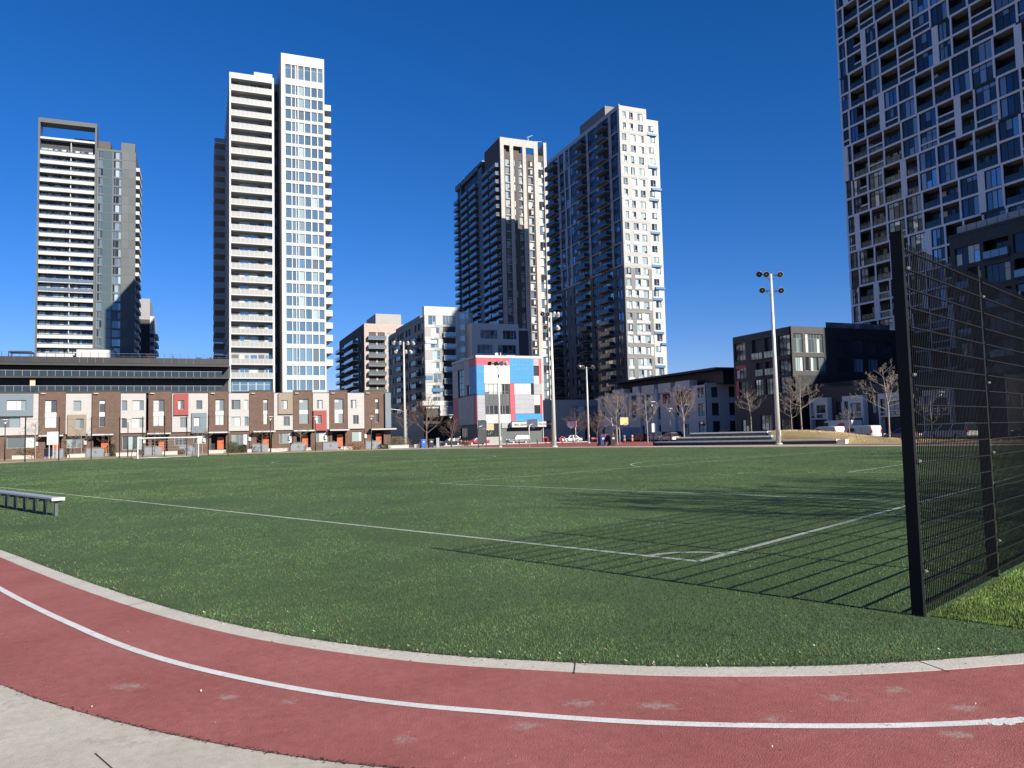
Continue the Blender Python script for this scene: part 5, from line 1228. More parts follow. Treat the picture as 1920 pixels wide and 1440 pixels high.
# ---- sports light poles
def light_pole(name, x, y, H, label, arms, lean=0.0, r0=.19, r1=.09):
    p = empty(name, (x, y, 0), label, 'light pole', 'sports light poles round the field')
    mb = MB(); mb.tube([(0, 0, 0), (0, 0, H * .5), (0, 0, H)], [r0, (r0 + r1) / 2, r1], 14); mb.build('pole', GALV, p)
    mb = MB(); mb.tube([(0, 0, 0), (0, 0, .18)], [r0 * 1.5, r0 * 1.4], 12); mb.box(-.1, .1, -r0 - .06, -r0, 1.0, 1.5); mb.build('pole_base', CONC, p)
    for z, w_, heads, rz in arms:
        a = MB(); c_, s_ = math.cos(rz), math.sin(rz)
        a.tube([(-w_ * c_, -w_ * s_, z), (w_ * c_, w_ * s_, z)], .055, 6)
        for q in (-.55, .55): a.tube([(w_ * q * c_, w_ * q * s_, z), (0, 0, z - .75)], .03, 5)
        arm = a.build('crossarm', DKMET, p)
        for hx, hz_ in heads:
            m_ = MB(); cx, cy = hx * c_, hx * s_
            d = Vector((math.cos(hz_), math.sin(hz_), -.55)).normalized(); o_ = Vector((cx, cy, z + .12))
            m_.tube([o_ - d * .42, o_ - d * .28, o_ - d * .05, o_ + d * .18, o_ + d * .22], [.12, .2, .24, .34, .35], 12)
            hd = m_.build('lamp_head', [mat('lamp_shell', (.55, .55, .54), .35, .3)], p)
            m_ = MB(); m_.tube([o_ + d * .221, o_ + d * .235], [.31, .31], 12); m_.build('lamp_glass', DKPANE, hd)
            m_ = MB(); m_.tube([o_ + d * .236, o_ + d * .25], [.07, .06], 8); m_.build('lamp_bulb', mat('amber_reflector', (.4, .3, .15), .3, .4), hd)
    return p
dn = lambda a: R(a)
light_pole('sports_light_pole', 58.95, 67.6, 19.0, 'tall light pole with six round lamps standing before the dark stepped seating', [(18.9, 1.45, [(-1.35, dn(-140)), (-.55, dn(-125)), (1.1, dn(-120))], dn(-12)), (17.1, 1.2, [(-1.1, dn(-130)), (1.15, dn(-125))], dn(-12))], r0=.27, r1=.14)
light_pole('sports_light_pole', 44.2, 94.2, 18.3, 'tall light pole with many lamps at the near edge of the red court', [(18.0, 1.5, [(-1.4, dn(-100)), (-.6, dn(-100)), (1.2, dn(80)), (.5, dn(90))], dn(10)), (16.2, 1.2, [(-1.0, dn(-100)), (1.1, dn(60))], dn(10))], r0=.3, r1=.13)
light_pole('sports_light_pole', 34.2, 136.2, 19.2, 'tall light pole beside the last townhouse with two tiers of lamps', [(18.9, 1.9, [(-1.8, dn(100)), (-.7, dn(95)), (.8, dn(80)), (1.8, dn(70))], 0), (17.3, 1.5, [(-1.4, dn(110)), (1.3, dn(60)), (.4, dn(80))], 0)], r0=.24, r1=.13)
light_pole('sports_light_pole', 40.6, 105.2, 12.4, 'shorter light pole standing in front of the colourful building', [(12.3, 1.5, [(-1.35, dn(-110)), (-.4, dn(-100)), (.5, dn(80)), (1.3, dn(70))], 0)], r0=.19, r1=.11)
light_pole('sports_light_pole', 63.9, 121.8, 13.6, 'light pole with pale lamps beyond the basketball court', [(13.5, 1.5, [(-1.4, dn(-150)), (-.8, dn(-100)), (1.3, dn(-110))], 0)], r0=.2, r1=.11)

# ---- pedestrian lamp posts
LP_ = empty('lamp_post', (52.5, 82.7, 0), 'slim park lamp with a flat disc top and a white sign box on its stem', 'street lamp', 'park lamps with flat tops round the field')
mb = MB(); mb.tube([(0, 0, 0), (0, 0, 4.9)], [.085, .055], 8); mb.build('stem', DKMET, LP_)
mb = MB(); mb.tube([(0, 0, 5.45), (0, 0, 5.5), (0, 0, 5.56)], [.48, .5, .3], 14); mb.build('disc_top', mat('lamp_disc', (.45, .44, .42), .5), LP_)
mb = MB(); mb.tube([(0, 0, 4.9), (.32, 0, 5.45)], .03, 5); mb.tube([(0, 0, 4.9), (-.32, 0, 5.45)], .03, 5); mb.tube([(0, 0, 4.9), (0, 0, 5.15)], [.07, .1], 8); mb.build('lamp_bracket', GALV, LP_)
for x, y, lab in [(71.2, 107.0, 'park lamp with a flat disc top behind the stepped seating'), (-9.87, 125.3, 'park lamp just behind the left part of the white goal'), (9.92, 123.7, 'park lamp in front of the fifth townhouse gap, left of the tan upper box'), (26.4, 127.9, 'park lamp before the last brick townhouse'), (39.9, 126.7, 'park lamp at the corner left of the colourful building'), (78.8, 63.3, 'park lamp seen through the mesh fence above the white van'), (16.9, 125.2, 'park lamp in front of the red lower box'), (-24.5, 122, 'park lamp nearest the left edge of the picture')]:
    c = copy_tree(LP_); c.location = (x, y, 0); c['label'] = lab
mb = MB(LP_.location); mb.box(52.2, 52.75, 82.5, 82.62, 1.7, 2.8); bx_ = tag(mb.build('sign_box', WHITE), 'white box mounted on the stem of the park lamp by the stepped seating', 'sign')

# ---- basketball hoops
def hoop(x, y, arm, label, bm, H=3.1, frame=None):
    h = empty('basketball_hoop', (x, y, 0), label, 'basketball hoop', 'basketball hoops round the red court', rz=arm)
    mb = MB(); mb.tube([(0, 0, 0), (0, 0, 2.7), (.12, 0, 3.1), (.9, 0, 3.3)], .075, 8); mb.build('pole', GALV, h)
    mb = MB(); mb.box(.9, .95, -.91, .91, 2.9, 3.97); bd = mb.build('backboard', bm, h)
    mb = MB(); 
    for (a, b, c, d) in ((-.93, .93, 2.88, 2.93), (-.93, .93, 3.94, 3.99), (-.93, -.88, 2.88, 3.99), (.88, .93, 2.88, 3.99)): mb.box(.88, .97, a, b, c, d)
    for (a, b, c, d) in ((-.3, .3, 3.05, 3.09), (-.3, .3, 3.46, 3.5), (-.3, -.26, 3.05, 3.5), (.26, .3, 3.05, 3.5)): mb.box(.951, .958, a, b, c, d)
    mb.build('board_frame', frame or GALV, bd)
    mb = MB(); pts = [(1.2 + .23 * math.cos(t), .23 * math.sin(t), 3.05) for t in np.linspace(0, 2 * math.pi, 15)]; mb.tube(pts, .012, 4, cap=False); mb.build('rim', mat('hoop_red', (.5, .06, .05), .5), h)
    mb = MB()
    for t in np.linspace(0, 2 * math.pi, 9)[:-1]: mb.tube([(1.2 + .23 * math.cos(t), .23 * math.sin(t), 3.05), (1.2 + .13 * math.cos(t + .4), .13 * math.sin(t + .4), 2.65)], .008, 3, cap=False)
    mb.build('net', mat('white_net', (.6, .6, .58), .8), h, 'stuff')
    return h
GB = mat('grey_backboard', (.27, .28, .31), .5); CLB = mat('clear_backboard', (.55, .53, .56), .3)
hoop(38.8, 109.5, R(-10 + 40), 'basketball hoop with a grey board left of the colourful building entrance', GB)
hoop(43.6, 101.3, R(35), 'basketball hoop with a grey board before the building entrance canopy', GB)
hoop(60.6, 120.3, R(-155), 'basketball hoop with a pale board facing the field, beside the tall central light pole', CLB, frame=mat('hoop_frame_pink', (.55, .25, .25), .5))
hoop(57.4, 101.5, R(-170), 'basketball hoop with a pale board left of the yellow framed one', CLB)
hoop(57.6, 99.9, R(-70), 'basketball hoop with a yellow board frame among bare branches', mat('yellow_backboard', (.42, .36, .2), .5), frame=mat('yellow_frame', (.5, .4, .15), .5))

# ---- stepped seating and the mound
def fbox(mb, a0, a1, b0, b1, z0, z1, mi=0):
    P = [FP(a0, b0), FP(a1, b0), FP(a1, b1), FP(a0, b1)]
    lo = [(*p, z0) for p in P]; hi = [(*p, z1) for p in P]
    mb.face(hi[::-1], mi)
    for i in range(4): j = (i + 1) % 4; mb.face([lo[i], hi[i], hi[j], lo[j]] if False else [lo[j], hi[j], hi[i], lo[i]], mi)
GRAN = mat('dark_granite', (0.055, 0.055, 0.055), .75, var=.35, vs=2.5, bump=.8, bs=9); GTOP = mat('pale_granite_cap', (0.62, 0.59, 0.55), .8, var=.15, vs=3)  # same granite twice: shaded faces coloured dark, sunlit tops and ends coloured pale
o_ = FP(37, 74); ST = empty('stepped_seating', (*o_, 0), 'three dark granite seating steps with pale tops beside the grass mound', 'seating steps')
for a0, a1, b0, z1 in ((25.6, 48.2, 73.2, .5), (33.2, 45.6, 74.3, 1.0), (34.2, 44.2, 75.4, 1.5)):
    n_ = int((a1 - a0) / 2.2); w_ = (a1 - a0) / n_
    for i in range(n_):
        mb = MB(ST.location); fbox(mb, a0 + i * w_ + .012, a0 + (i + 1) * w_ - .012, b0, b0 + 1.08, 0, z1 - .16); mb.build('granite_block', GRAN, ST)
    mb = MB(ST.location); fbox(mb, a0 - .02, a1 + .02, b0 - .03, b0 + 1.09, z1 - .158, z1); mb.build('step_cap', GTOP, ST)
    mb = MB(ST.location); fbox(mb, a0 - .9, a0 - .02, b0 + .15, b0 + 1.0, 0, z1 - .03); mb.build('end_block', GTOP, ST)
mb = MB(); A_ = np.linspace(6, 40, 60); B_ = np.linspace(70.5, 86, 30)
rg = random.Random(2)
def mh(a, b):
    if a > 33.5: c = 1.52 - max(0, a - 33.5) * .05
    else: c = 1.58 * (1 / (1 + math.exp(-(a - 25.6) / 2.6))) + .10 * math.exp(-((a - 17) / 5) ** 2)
    f = min(1, max(0, (b - 73.6 if a < 34 else b - 76.2) / (3.0 if a < 25 else 2.0))); g = min(1, max(0, (86 - b) / 5))
    if a > 25.2 and b < 74.3: return 0
    f = f * f * (3 - 2 * f); g = g * g * (3 - 2 * g); e = min(1, (a - 6) / 5, (40 - a) / 2)
    return max(0, c * f * g * max(0, e)) + .03 * math.sin(a * 2.1 + b) * f
V_ = [[(*FP(a, b), .006 + mh(a, b)) for b in B_] for a in A_]
for i in range(59):
    for j in range(29): mb.face([V_[i][j], V_[i + 1][j], V_[i + 1][j + 1], V_[i][j + 1]], 0, True)
tag(mb.build('mound', M_LAWN), kind='structure')
mb = MB()                                                        # dry grass on the mound's skyline and lawn
for _ in range(26000):
    a, b = rg.uniform(7, 39), rg.uniform(71, 82); h_ = mh(a, b)
    if a > 25 and b < 76.4 and a < 39 or h_ < .04: continue
    x, y = FP(a, b); s_ = rg.uniform(.03, .08); t = rg.random() * 6.3
    mb.face([(x - s_ * .3 * math.cos(t), y - s_ * .3 * math.sin(t), h_), (x + s_ * .3 * math.cos(t), y + s_ * .3 * math.sin(t), h_), (x + rg.uniform(-.04, .04), y + rg.uniform(-.04, .04), h_ + rg.uniform(.05, .13))])
tag(mb.build('dry_grass', blade_mat('dry_grass_blades', [(.36, .26, .13), (.46, .35, .19), (.30, .21, .10), (.5, .4, .24), (.24, .21, .10)])), kind='stuff')

# ---- bare winter trees
BARK = mat('grey_bark', (0.23, 0.19, 0.16), .85, var=.2, vs=5); BARKB = mat('brown_bark', (0.15, 0.10, 0.075), .9, var=.2, vs=5)
def gen_tree(seed, H=8.0, trunk=.28, spread=.42, nl=13, r0=.11, up=.75, dens=1.0):
    rg = random.Random(seed); tr, cr = MB(), MB()
    def grow(p, d, L, r, lvl):
        n_ = 4 if lvl < 2 else 3; pts = [p]; rr = [r]; q = Vector(p); dd = Vector(d)
        for i in range(n_):
            dd = (dd + Vector((rg.gauss(0, .10), rg.gauss(0, .10), .10 + rg.gauss(0, .07)))).normalized(); q = q + dd * L / n_; pts.append(q.copy()); rr.append(max(.011, r * (1 - .75 * (i + 1) / n_)))
        cr.tube(pts, rr, 5 if lvl == 0 else (4 if lvl == 1 else 3), cap=False)
        if lvl >= 3: return
        k = int((5, 4, 3)[lvl] * dens + .5)
        for i in range(k):
            t = .25 + .72 * (i + rg.random()) / k; f = t * n_; j = min(n_ - 1, int(f)); b = pts[j].lerp(pts[j + 1], f - j); ax = (pts[j + 1] - pts[j]).normalized()
            o = ax.orthogonal().normalized(); o.rotate(Matrix.Rotation(rg.random() * 6.3, 3, ax)); nd = (ax * rg.uniform(.65, 1.0) + o * rg.uniform(.5, .85)).normalized()
            grow(b, nd, L * rg.uniform(.38, .58) * (1.1 - .4 * t), max(.01, rr[j] * .6), lvl + 1)
    lean = Vector((rg.gauss(0, .02), rg.gauss(0, .02), 1)).normalized(); zt = H * trunk
    tp = [Vector((0, 0, 0)), lean * zt * .5, lean * zt]; ld = [tp[-1]]; q = tp[-1].copy(); d = lean.copy()
    tr.tube([Vector((0, 0, -.1)), Vector((0, 0, .12))] + tp[1:], [r0 * 1.5, r0 * 1.08, r0 * .9, r0 * .8], 8)
    n_ = 6
    for i in range(n_):
        d = (d + Vector((rg.gauss(0, .07), rg.gauss(0, .07), .05))).normalized(); q = q + d * (H * .93 - zt) / n_; ld.append(q.copy())
    cr.tube(ld, [r0 * .8 * (1 - .9 * i / n_) + .008 for i in range(n_ + 1)], 6, cap=False)
    for i in range(nl):
        t = (i + rg.random() * .8) / nl; f = t * n_ * .9; j = min(n_ - 1, int(f)); b = ld[j].lerp(ld[j + 1], f - j); az = i * 2.4 + rg.uniform(-.4, .4)
        e = up * (.75 + .5 * t); dv = Vector((math.cos(az), math.sin(az), e)).normalized()
        grow(b, dv, H * spread * (1.05 - .62 * t) * rg.uniform(.8, 1.1), r0 * .42 * (1 - .6 * t), 0 if t < .75 else 1)
    return tr, cr
TREES = {}
def tree(kind, x, y, H, label, bark=BARK, z=0.0, rz=0.0, group='bare winter trees', **k):
    if kind not in TREES:
        h0 = k.pop('H0'); tr, cr = gen_tree(H=h0, **k); TREES[kind] = (tr, cr, h0, {})
    tr, cr, H0, ms = TREES[kind]
    if bark.name not in ms: ms[bark.name] = (tr.mesh('trunk', bark), cr.mesh('crown', bark))
    t = empty('bare_tree', (x, y, z), label, 'tree', group, rz); t.scale = (H / H0,) * 3
    link('trunk', ms[bark.name][0], t); link('crown', ms[bark.name][1], t); return t
K1 = dict(seed=4, H0=8, trunk=.26, spread=.52, nl=15, r0=.13, up=1.15); K2 = dict(seed=9, H0=8, trunk=.36, spread=.40, nl=13, r0=.10, up=.45); K3 = dict(seed=21, H0=5, trunk=.35, spread=.5, nl=9, r0=.07, up=.5, dens=.8); K4 = dict(seed=33, H0=6, trunk=.22, spread=.55, nl=14, r0=.10, up=.8); K5 = dict(seed=51, H0=9, trunk=.2, spread=.45, nl=16, r0=.16, up=.9)
tree('vase', 56.8, 99.3, 7.9, 'vase-shaped pale bare tree beside the navy and black bins', **dict(K1))
tree('vase', 73.5, 106.5, 9.2, 'broad vase-shaped bare tree behind the left end of the stepped seating', rz=2.0)
tree('open', 72.6, 78.8, 8.0, 'open-branched bare tree on the mound crest, right of the tall pole', z=1.2, **dict(K2))
tree('open', 69.4, 84.8, 6.2, 'thin bare tree on the mound just left of the tall pole', z=1.3, rz=1.2)
tree('open', 75.6, 67.8, 9.4, 'tall pale bare tree just left of the near fence post', rz=2.6)
tree('small', 68.0, 75.5, 4.2, 'small bare sapling leaning beside the mound tree', z=1.4, **dict(K3))
tree('small', 71.3, 69.6, 3.7, 'small bare sapling in front of the two white vans', z=.5, rz=2)
tree('round', 63.4, 125.8, 6.0, 'brownish bare tree behind the pale lamps pole, left one of its pair', BARKB, **dict(K4))
tree('round', 67.2, 124.8, 5.6, 'brownish bare tree behind the pale lamps pole, right one of its pair', BARKB, rz=1.3)
tree('open', 64.6, 103.4, 8.2, 'slender bare tree beside the park lamp with the white box', rz=.7)
tree('big', 40.9, 145.8, 10.5, 'large tangled bare tree behind the blue bin', BARKB, **dict(K5))
tree('round', 44.5, 141.0, 5.4, 'low brown bare tree left of the colourful building', BARKB, rz=2.2)
tree('open', 37.2, 147.5, 8.6, 'forked bare tree just right of the pole at the end of the townhouses', BARKB, rz=4)
tree('small', -16.9, 133.8, 5.0, 'small bare tree in front of the second brick bay from the left', rz=1)
tree('small', -22.4, 130.6, 5.8, 'thin bare sapling before the leftmost orange door', rz=3)
tree('small', .2, 130.2, 4.7, 'small bare tree in front of the townhouse door behind the goal', rz=4.2)
tree('small', 14.7, 126.4, 4.4, 'small bare tree before the door left of the red lower box', rz=5.1)
tree('small', -13.0, 131.5, 3.9, 'small bare tree before the paired wide windows', BARKB, rz=.4)
tree('small', -6.6, 131.8, 4.8, 'thin reddish bare tree under the red upper box', BARKB, rz=2.9)
tree('small', 9.3, 132.4, 4.4, 'thin bare tree before the tan upper box', BARKB, rz=3.7)
tree('open', 91.6, 63.9, 7.6, 'bare tree seen through the fence at the right, left one of two', rz=5)
tree('open', 85.9, 58.6, 7.0, 'bare tree seen through the fence at the right, right one of two', rz=.2)
tree('small', 80.4, 65.9, 5.0, 'bare sapling between the grey car and the white pickup, through the fence', rz=.2)
# trees outside the frame whose shadows lie across the turf
for i, (x, y, H) in enumerate([(17.6, .9, 10.0), (21.5, 2.6, 9.6), (25.5, 4.4, 9.0), (40.5, 15.5, 10.0), (47.5, 20.0, 10.0)]):
    tree('big' if i % 2 else 'vase', x, y, H, ('bare tree beyond the fence end, nearest the camera', 'bare tree beyond the fence end, second from the camera', 'bare tree beyond the fence end, third from the camera', 'bare tree beyond the fence end, second farthest', 'bare tree beyond the fence end, farthest away')[i], rz=i * 1.7, group='bare trees beyond the fence end')

# ---- shrubs
def bush(x, y, rx, ry, h, label, m, n_=900, seed=1, leaf=.10, cat='shrub', name='shrub', z=0):
    rg = random.Random(seed); b = empty(name, (x, y, z), label, cat, 'shrubs along the townhouse fronts' if name == 'shrub' else None)
    mb = MB()
    for _ in range(26):
        a = rg.random() * 6.3; q = rg.random() ** .5; ex = Vector((rx * q * math.cos(a), ry * q * math.sin(a), h * rg.uniform(.5, 1)))
        mb.tube([(ex.x * .2, ex.y * .2, 0), tuple(ex * .6 + Vector((0, 0, h * .1))), tuple(ex)], [.025, .015, .008], 3, cap=False)
    mb.build('stems', BARKB, b)
    mb = MB()
    for _ in range(n_):
        a = rg.random() * 6.3; q = rg.random() ** .5; zz = rg.random(); k = math.sqrt(max(0, 1 - (zz * 1.02 - .25) ** 2 * 1.1)) * rg.uniform(.7, 1.08)
        c = Vector((rx * q * k * math.cos(a), ry * q * k * math.sin(a), h * zz * rg.uniform(.9, 1.1)))
        u = Vector((rg.gauss(0, 1), rg.gauss(0, 1), rg.gauss(0, 1))).normalized() * leaf * rg.uniform(.5, 1.2); v = u.orthogonal().normalized() * leaf * .4
        mb.face([c - u, c + v, c + u, c - v])
    mb.build('foliage', m, b, 'stuff'); return b
RUST = blade_mat('russet_leaves', [(.16, .075, .035), (.10, .05, .03), (.22, .12, .06), (.13, .09, .05), (.08, .06, .03)])
EVER = blade_mat('evergreen_leaves', [(.015, .028, .012), (.025, .045, .018), (.02, .035, .015), (.04, .06, .025), (.012, .02, .01)])
OLIV = blade_mat('olive_twigs', [(.10, .075, .04), (.14, .11, .06), (.08, .075, .035), (.17, .13, .08), (.06, .05, .03)])
bush(23.4, 125.5, 1.9, 1.1, 1.35, 'russet twiggy shrub before the second last townhouse', RUST, 1100, 3)
bush(28.2, 127.2, 1.3, .9, .8, 'low dark spreading shrub under the last park lamp of the row', EVER, 700, 4)
bush(31.5, 130.6, 2.6, 1.4, 1.9, 'large olive brown shrub mass at the end of the townhouses', OLIV, 1700, 5)
bush(36.5, 131.5, 1.6, 1.0, .8, 'low rust coloured shrub right of the pole by the townhouses', RUST, 500, 6)
bush(4.7, 131.4, 1.4, .9, 1.7, 'rounded dark evergreen under the pale four-window wall', EVER, 1100, 7)
bush(6.2, 131.6, .9, .8, 1.3, 'smaller dark evergreen right beside the rounded one', EVER, 700, 8)
bush(-12.7, 132.4, .9, .8, 1.9, 'dark upright evergreen under the paired wide windows', EVER, 900, 9)
bush(-23.0, 131.5, 1.4, .9, 1.5, 'rusty twiggy shrub at the far left by the first door', RUST, 800, 10)
bush(8.2, 133.0, .8, .7, 1.0, 'small dark evergreen tuft beside the grey cabinet', EVER, 400, 12)
bush(46.6, 138.5, 1.3, .9, .9, 'low brown shrub in front of the shaded block, left of the colourful building', RUST, 500, 13)
bush(-2.9, 132.5, .8, .6, .9, 'small reddish shrub between two grey cabinets', RUST, 350, 14)
TW = bush(59.6, 127.5, .55, .55, 3.7, 'tall narrow rust-brown conifer beside the red ring', blade_mat('rust_conifer', [(.30, .12, .05), (.22, .09, .04), (.36, .18, .09), (.26, .10, .04), (.16, .07, .03)]), 1300, 15, .13, 'conifer', 'narrow_conifer')
for i, (x, y, lab) in enumerate([(58.3, 127.9, 'red ring bike rack left of the rust-brown conifer'), (61.2, 127.0, 'red ring bike rack right of the rust-brown conifer')]):
    b = empty('ring_bike_rack', (x, y, 0), lab, 'bike rack', 'red ring bike racks')
    mb = MB(); mb.tube([(.5 * math.cos(t), 0, .75 + .5 * math.sin(t)) for t in np.linspace(0, 6.2832, 17)], .07, 6, cap=False); mb.build('ring', mat('signal_red', (.55, .05, .035), .4), b)
    mb = MB(); mb.tube([(0, 0, 0), (0, 0, .28)], .05, 6); mb.build('foot', DKMET, b)
rg = random.Random(8)
for i in range(3):
    bush(-0.5 + i * 2.2, 181, 1.2, 1.0, 2.2, ('dark roof garden shrub nearest the white tower', 'dark roof garden shrub, middle one by the white tower', 'dark roof garden shrub, leftmost by the white tower')[2 - i], EVER, 500, 30 + i, .16, 'shrub', 'roof_shrub', 18.1)
tree('small', -10, 176, 2.6, 'tiny bare roof tree on the dark podium, left one', BARKB, z=18.1, rz=1, group='roof trees'); tree('small', -5.5, 176.5, 2.4, 'tiny bare roof tree on the dark podium, right one', BARKB, z=18.1, rz=2, group='roof trees')

# ---- grey bin cabinets, low walls and yard pieces before the townhouses
CABM = mat('blue_grey_cabinet', (0.17, 0.185, 0.205), .5, var=.06); CABT = mat('brown_cabinet_top', (0.22, 0.15, 0.11), .7)
cab_n = ['farthest left', 'left of the white goal', 'behind the left half of the goal', 'behind the right goal post', 'beside the dark evergreens', 'below the tan upper box', 'below the red lower box', 'before the last townhouse']
CAB = None
for x, nm in zip((-20.4, -14.9, -6.9, -1.9, 9.0, 15.1, 20.4, 27.6), cab_n):
    if CAB is None:
        CAB = empty('bin_cabinet', (x, 133.2, 0), '', 'cabinet', 'grey bin cabinets before the townhouses')
        mb = MB(); mb.box(-1.25, 1.25, -.45, .45, 0, 1.3); mb.build('body', CABM, CAB)
        mb = MB(); mb.box(-1.32, 1.32, -.52, .5, 1.3, 1.4); mb.build('lid', CABT, CAB)
        for s_ in (-1, 1):
            mb = MB(); mb.box(min(.03 * s_, 1.18 * s_), max(.03 * s_, 1.18 * s_), -.49, -.455, .1, 1.24); d_ = mb.build('door', CABM, CAB); mb = MB(); mb.box(.1 * s_ - .03, .1 * s_ + .03, -.53, -.49, .6, .85); mb.build('handle', DKMET, d_)
        c = CAB
    else: c = copy_tree(CAB); c.location = (x, 133.2, 0)
    c['label'] = 'grey two-door bin cabinet with a brown top, ' + nm
wall_l = ['at the far left', 'below the tan lower box', 'before the wide windows', 'behind the goal', 'right of the goal', 'by the pale four-window house', 'left of the tan upper box house', 'before the red lower box house', 'by the olive shrub', 'right of the townhouse pole']
for i, (x0, x1, y) in enumerate([(-25.4, -22.6, 131.0), (-18.6, -16.2, 132.0), (-12.0, -9.2, 131.8), (-5.2, -3.4, 132), (1.2, 3.2, 131.5), (6.9, 7.6, 131), (10.6, 13.2, 130.5), (22.0, 23.6, 129), (29.4, 33.0, 128.9), (34.8, 38.2, 132)]):
    mb = MB(((x0 + x1) / 2, y, 0)); mb.box(x0, x1, y, y + .5, 0, .48); mb.box(x0 - .04, x1 + .04, y - .04, y + .54, .48, .56)
    tag(mb.build('garden_wall', STEP), 'low pale concrete garden wall ' + wall_l[i], 'wall', 'low concrete walls before the townhouses')
def bicycle(x, y, rz, label):
    b = empty('bicycle', (x, y, 0), label, 'bicycle', 'parked bicycles by the townhouses', rz)
    for sx in (-.52, .52):
        mb = MB(); mb.tube([(sx + .33 * math.cos(t), 0, .34 + .33 * math.sin(t)) for t in np.linspace(0, 6.2832, 17)], .025, 5, cap=False)
        for t in np.linspace(0, 3.14, 5)[:-1]: mb.tube([(sx - .32 * math.cos(t), 0, .34 - .32 * math.sin(t)), (sx + .32 * math.cos(t), 0, .34 + .32 * math.sin(t))], .005, 3, cap=False)
        mb.build('wheel', DKMET, b)
    mb = MB()
    for p, q in (((-.52, 0, .34), (-.1, 0, .32)), ((-.1, 0, .32), (-.2, 0, .85)), ((-.52, 0, .34), (-.18, 0, .8)), ((-.1, 0, .32), (.38, 0, .8)), ((-.18, 0, .8), (.38, 0, .84)), ((.52, 0, .34), (.36, 0, .95))): mb.tube([p, q], .02, 5)
    mb.build('frame', DKMET, b); mb = MB(); mb.tube([(.36, -.28, .98), (.36, .28, .98)], .018, 5); mb.build('handlebar', DKMET, b)
    mb = MB(); mb.box(-.33, -.08, -.07, .07, .87, .93); mb.build('saddle', DKIN, b)
for x, y, rz, l in ((-23.6, 133.8, .3, 'dark bicycle at the far left by the first orange door'), (-8.8, 134.6, .2, 'dark bicycle by the door behind the goal'), (16.6, 132.5, -.3, 'dark bicycle right of the cabinet below the tan upper box'), (17.9, 132.0, .4, 'dark bicycle left of the cabinet below the red lower box'), (23.0, 132.8, .1, 'dark bicycle behind the russet shrub')): bicycle(x, y, rz, l)
WS = empty('notice_board', (-20.0, 129.5, 0), 'blank white square board on thin legs at the left of the field', 'notice board')
mb = MB(WS.location); mb.box(-20.8, -19.2, 129.5, 129.58, 2.0, 3.9); mb.build('panel', WHITE, WS)
for x in (-20.5, -20.0, -19.5): mb = MB(WS.location); mb.box(x - .04, x + .04, 129.58, 129.66, 0, 2.6); mb.build('leg', GALV, WS)

# ---- wheeled bins
def bin_(x, y, m, label, rz=0):
    b = empty('wheeled_bin', (x, y, 0), label, 'bin', 'wheeled bins by the field', rz)
    mb = MB(); P0 = [(-.27, -.3), (.27, -.3), (.27, .28), (-.27, .28)]; P1 = [(-.34, -.38), (.34, -.38), (.34, .36), (-.34, .36)]
    for i in range(4): j = (i + 1) % 4; mb.face([(*P0[i], .08), (*P0[j], .08), (*P1[j], 1.05), (*P1[i], 1.05)])
    mb.face([(*p, .08) for p in P0[::-1]]); mb.build('body', m, b)
    mb = MB(); mb.prism([(-.38, 1.05), (.38, 1.05), (.36, 1.12), (.0, 1.19), (-.36, 1.12)], -.42, .4); mb.build('lid', m, b)
    for s_ in (-1, 1): mb = MB(); mb.tube([(s_ * .26, .3, .12), (s_ * .34, .3, .12)], .12, 10); mb.build('wheel', DKIN, b)
    mb = MB(); mb.tube([(-.28, .42, 1.0), (.28, .42, 1.0)], .025, 5); mb.build('handle', DKIN, b)
    mb = MB(); mb.box(-.13, .13, -.372, -.36, .72, .9); mb.build('sticker', WP, b)
    b.scale = (1.25, 1.25, 1.25); return b
bin_(34.3, 124.4, mat('recycling_blue', (.025, .10, .42), .45), 'bright blue recycling bin right of the pole by the townhouses')
bin_(35.5, 124.0, mat('bin_black', (.02, .02, .022), .5), 'black bin right beside the bright blue bin')
bin_(50.35, 92.2, mat('bin_navy', (.02, .035, .14), .45), 'navy recycling bin by the court, left of a black bin')
bin_(51.35, 91.2, mat('bin_black', (.02, .02, .022), .5), 'black bin right beside the navy bin at the court')
mb = MB((36.6, 123.6, 0)); mb.box(36.35, 36.85, 123.6, 123.9, 0, 1.55); mb.box(36.32, 36.88, 123.57, 123.93, 1.55, 1.6); tag(mb.build('utility_pedestal', LGREY), 'pale grey utility pedestal right of the black bin', 'utility box')
PN = empty('information_panel', (40.4, 112.0, 0), 'tall dark information panel on two posts behind the left hoop', 'sign')
mb = MB(PN.location); mb.box(39.7, 40.9, 112, 112.1, .6, 2.9); mb.build('panel', DKMET, PN)
for x in (39.62, 40.9): mb = MB(PN.location); mb.box(x, x + .1, 111.98, 112.12, 0, 3.1); mb.build('post', DKMET, PN)
for i in range(7):
    x, y = 46.5 + i * 3.4, 139.4 - i * .9
    mb = MB((x, y, 0)); mb.tube([(x, y, 0), (x, y, .85), (x, y, .93)], [.1, .1, .04], 8)
    tag(mb.build('bollard', DKMET), 'short dark bollard ' + ('farthest left, left of the dark red sedan', 'second from the left, before the dark red sedan', 'between the dark red sedan and the silver car', 'before the silver sport utility car', 'just left of the red ring', 'between the rust-brown conifer and the white sedan', 'farthest right, by the brown bare trees')[i], 'bollard', 'bollards along the court kerb')
mb = MB((60, 141, 0)); mb.box(43, 79, 141.2, 141.6, 0, .14); tag(mb.build('street_kerb', CONC), kind='structure')
